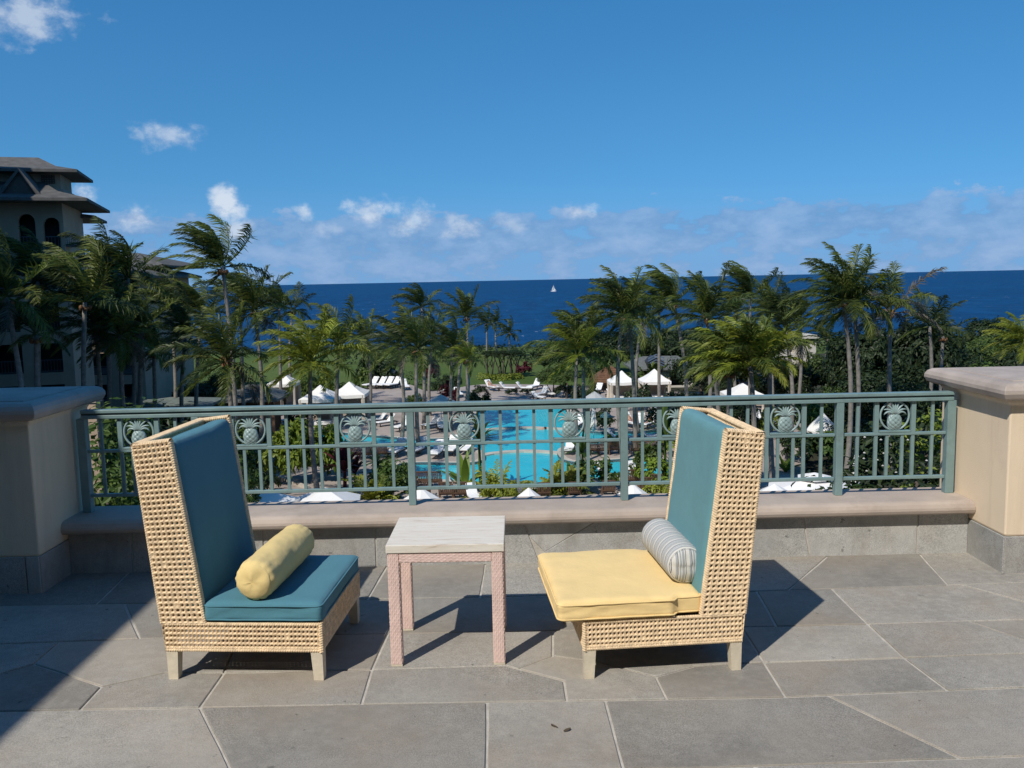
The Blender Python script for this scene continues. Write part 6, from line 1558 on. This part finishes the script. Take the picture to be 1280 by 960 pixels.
# ------------------------------------------------------------------ small buildings
def pavilion(px, py_eave, Y, wpx, rise_px, label, m='shingle', dep=1.0, wall='wood_brown', cat='pavilion', eave_t=.18):
    w = wpx / 1108 * Y; c = at(px, py_eave, Y); h0 = c.z - ZD; rs = rise_px / 1108 * Y; d = w * dep
    t = thing('pavilion', label, cat, (c.x, Y, ZD))
    rf = MB(); X, Yd = w / 2, d / 2
    rf.v = [(-X, -Yd, h0), (X, -Yd, h0), (X, Yd, h0), (-X, Yd, h0), (-X, -Yd, h0 + eave_t), (X, -Yd, h0 + eave_t), (X, Yd, h0 + eave_t), (-X, Yd, h0 + eave_t), (-X * .18, 0, h0 + rs), (X * .18, 0, h0 + rs)]
    rf.f = [(3, 2, 1, 0)] + [(i, (i + 1) % 4, 4 + (i + 1) % 4, 4 + i) for i in range(4)] + [(4, 5, 9, 8), (5, 6, 9), (6, 7, 8, 9), (7, 4, 8)]
    r = rf.build('roof', m, t)
    for k in range(1, 7):       # shingle courses
        f = k / 7; x0 = X * (1 - f) + X * .18 * f; y0 = Yd * (1 - f); z = h0 + eave_t + (rs - eave_t) * f
        MB().box2((-x0 - .03, -y0 - .05, z - .02), (x0 + .03, -y0 + .03, z + .035)).build('shingle_course', m, r)
    for a in (-1, 1):
        for b in (-1, 1): MB().box2((a * (X - .5) - .12, b * (Yd - .5) - .12, -.1), (a * (X - .5) + .12, b * (Yd - .5) + .12, h0)).build('post', 'wood_brown', t)
    MB().box2((-X + .8, -Yd + .9, -.1), (X - .8, Yd - .9, h0 - .05)).build('wall', wall, t)
    MB().box2((-X * .4, -Yd + .86, .1), (X * .4, -Yd + .91, h0 - .35)).build('opening', 'dark_room', t)
    return t
pavilion(318, 498, 74, 76, 18, 'grey shingled pavilion with reddish walls behind the left railing', wall='thatch')
pavilion(222, 507, 66, 92, 11, 'grey green shingled roof low behind the left end of the railing', 'shingle_green')
pavilion(188, 508, 64, 34, 9, 'small grey green roof at the left of the larger one', 'shingle_green')
pavilion(477, 467, 106, 36, 8, 'small flat grey roofed hut behind the slanted row of loungers')
pavilion(762, 476, 97, 46, 18, 'brown thatched pavilion left of the gabled pool house', 'thatch')
# gabled pool house
Yh = 100; X0 = at(796, 470, Yh).x; X1 = at(866, 470, Yh).x; ze = at(830, 462, Yh).z; zp = at(830, 446, Yh).z
t = thing('pool_house', 'cream pool house with a grey roof and a blue louvered gable', 'building', ((X0 + X1) / 2, Yh, ZG)); hw = (X1 - X0) / 2; he = ze - ZG
wl = MB(); plate(wl, [[(-hw, -.2), (hw, -.2), (hw, he), (-hw, he)], [(-hw + .6, .3), (-hw + 2.0, .3), (-hw + 2.0, 2.4), (-hw + .6, 2.4)], [(.6, .3), (2.1, .3), (2.1, 2.4), (.6, 2.4)]], lambda u, v, w: (u, w, v), 0, .3); wl.build('wall', 'cream_wall', t)
MB().box2((-hw, .31, -.2), (hw, 6, he)).build('body', 'dark_room', t)
rf = MB(); rf.v = [(-hw - .6, -.7, he), (hw + .6, -.7, he), (hw + .6, 7, he), (-hw - .6, 7, he), (-hw - .6, -.7, he + .2), (hw + .6, -.7, he + .2), (hw + .6, 7, he + .2), (-hw - .6, 7, he + .2), (-hw + 1.2, 3, he + 1.3), (hw - 1.2, 3, he + 1.3)]
rf.f = [(3, 2, 1, 0)] + [(i, (i + 1) % 4, 4 + (i + 1) % 4, 4 + i) for i in range(4)] + [(4, 5, 9, 8), (5, 6, 9), (6, 7, 8, 9), (7, 4, 8)]; rf.build('roof', 'shingle', t)
gx = at(819, 455, Yh).x - (X0 + X1) / 2; gh = zp - ZG
gb = MB(); prism_y(gb, [(gx - .95, he + .25), (gx + .95, he + .25), (gx + .95, gh - .55), (gx, gh), (gx - .95, gh - .55)], -.6, 3); g_ = gb.build('gable', 'dark_frame', t)
for k in range(4):
    z = he + .38 + k * .30; lv = MB(); prism_y(lv, [(gx - .9, z), (gx, z + .45), (gx + .9, z), (gx + .9, z + .14), (gx, z + .59), (gx - .9, z + .14)], -.72, -.61); lv.build('louver', 'blue_louver', g_)
# small cream building to the right
Yc = 104; X0 = at(956, 430, Yc).x; X1 = at(1018, 430, Yc).x
t = thing('cream_building', 'small flat roofed cream building among the palms on the right', 'building', ((X0 + X1) / 2, Yc, ZG)); hw = (X1 - X0) / 2; zt = at(985, 423, Yc).z - ZG; zt2 = at(1008, 419, Yc).z - ZG; xs_ = at(998, 430, Yc).x - (X0 + X1) / 2
wl = MB(); plate(wl, [[(-hw, -.3), (xs_, -.3), (xs_, zt), (-hw, zt)], [(-hw + 2.6, zt - 1.7), (-hw + 3.5, zt - 1.7), (-hw + 3.5, zt - .5), (-hw + 2.6, zt - .5)]], lambda u, v, w: (u, w, v), 0, 4); wl.build('wall', 'cream_wall', t)
MB().box2((xs_ + .01, -.6, -.3), (hw, 4, zt2 - .9)).build('corner_block', 'cream_wall', t); MB().box2((xs_ - .2, -.9, zt2 - .35), (hw + .25, 4.2, zt2)).build('flat_roof', 'cream_wall', t)
MB().box2((xs_ + .15, -.4, zt2 - .9), (hw - .15, 3.8, zt2 - .351)).build('strip_window', 'dark_room', t)
MB().box2((-hw - .1, -.1, zt), (xs_ - .21, 4.1, zt + .18)).build('coping', 'cream_wall', t)

# ------------------------------------------------------------------ sailing boat
p = gp(692, 364.5, ZSEA); s = .8 * (p - Vector((0, 0, CAM_H))).length / 1108
t = thing('sailboat', 'small white catamaran under sail on the blue sea near the horizon', 'boat', (p.x, p.y, ZSEA), radians(12))
for sy in (-1, 1):
    h = MB(); h.tube([(-4.2 * s, sy * 1.6 * s, .75 * s), (-2 * s, sy * 1.6 * s, .5 * s), (2 * s, sy * 1.6 * s, .5 * s), (4.6 * s, sy * 1.6 * s, .9 * s)], [.35 * s, .62 * s, .62 * s, .12 * s], 8); h.build('hull', 'lounger_white', t, True)
MB().box2((-2.6 * s, -1.5 * s, .8 * s), (2.2 * s, 1.5 * s, 1.5 * s)).build('deck', 'lounger_white', t); MB().box2((-1.6 * s, -1.1 * s, 1.51 * s), (1.0 * s, 1.1 * s, 2.2 * s)).build('cabin', 'lounger_white', t)
MB().tube([(.4 * s, 0, 1.5 * s), (.4 * s, 0, 11 * s)], [.12 * s, .07 * s], 6).build('mast', 'dark_frame', t)
for nm, pts in (('mainsail', [(.2, 2.6), (-3.2, 2.9), (-2.2, 5), (-.9, 8), (.2, 10.6)]), ('jib', [(.7, 9.2), (1.4, 6), (2.6, 3.4), (3.9, 1.8), (.9, 2.4)])):
    sl_ = MB(); sl_.prism([(a * s, b * s) for a, b in pts], lambda u, v, w: (u, w + .25 * s * sin(u / s), v), -.03 * s, .03 * s); sl_.build(nm, 'canvas', t)
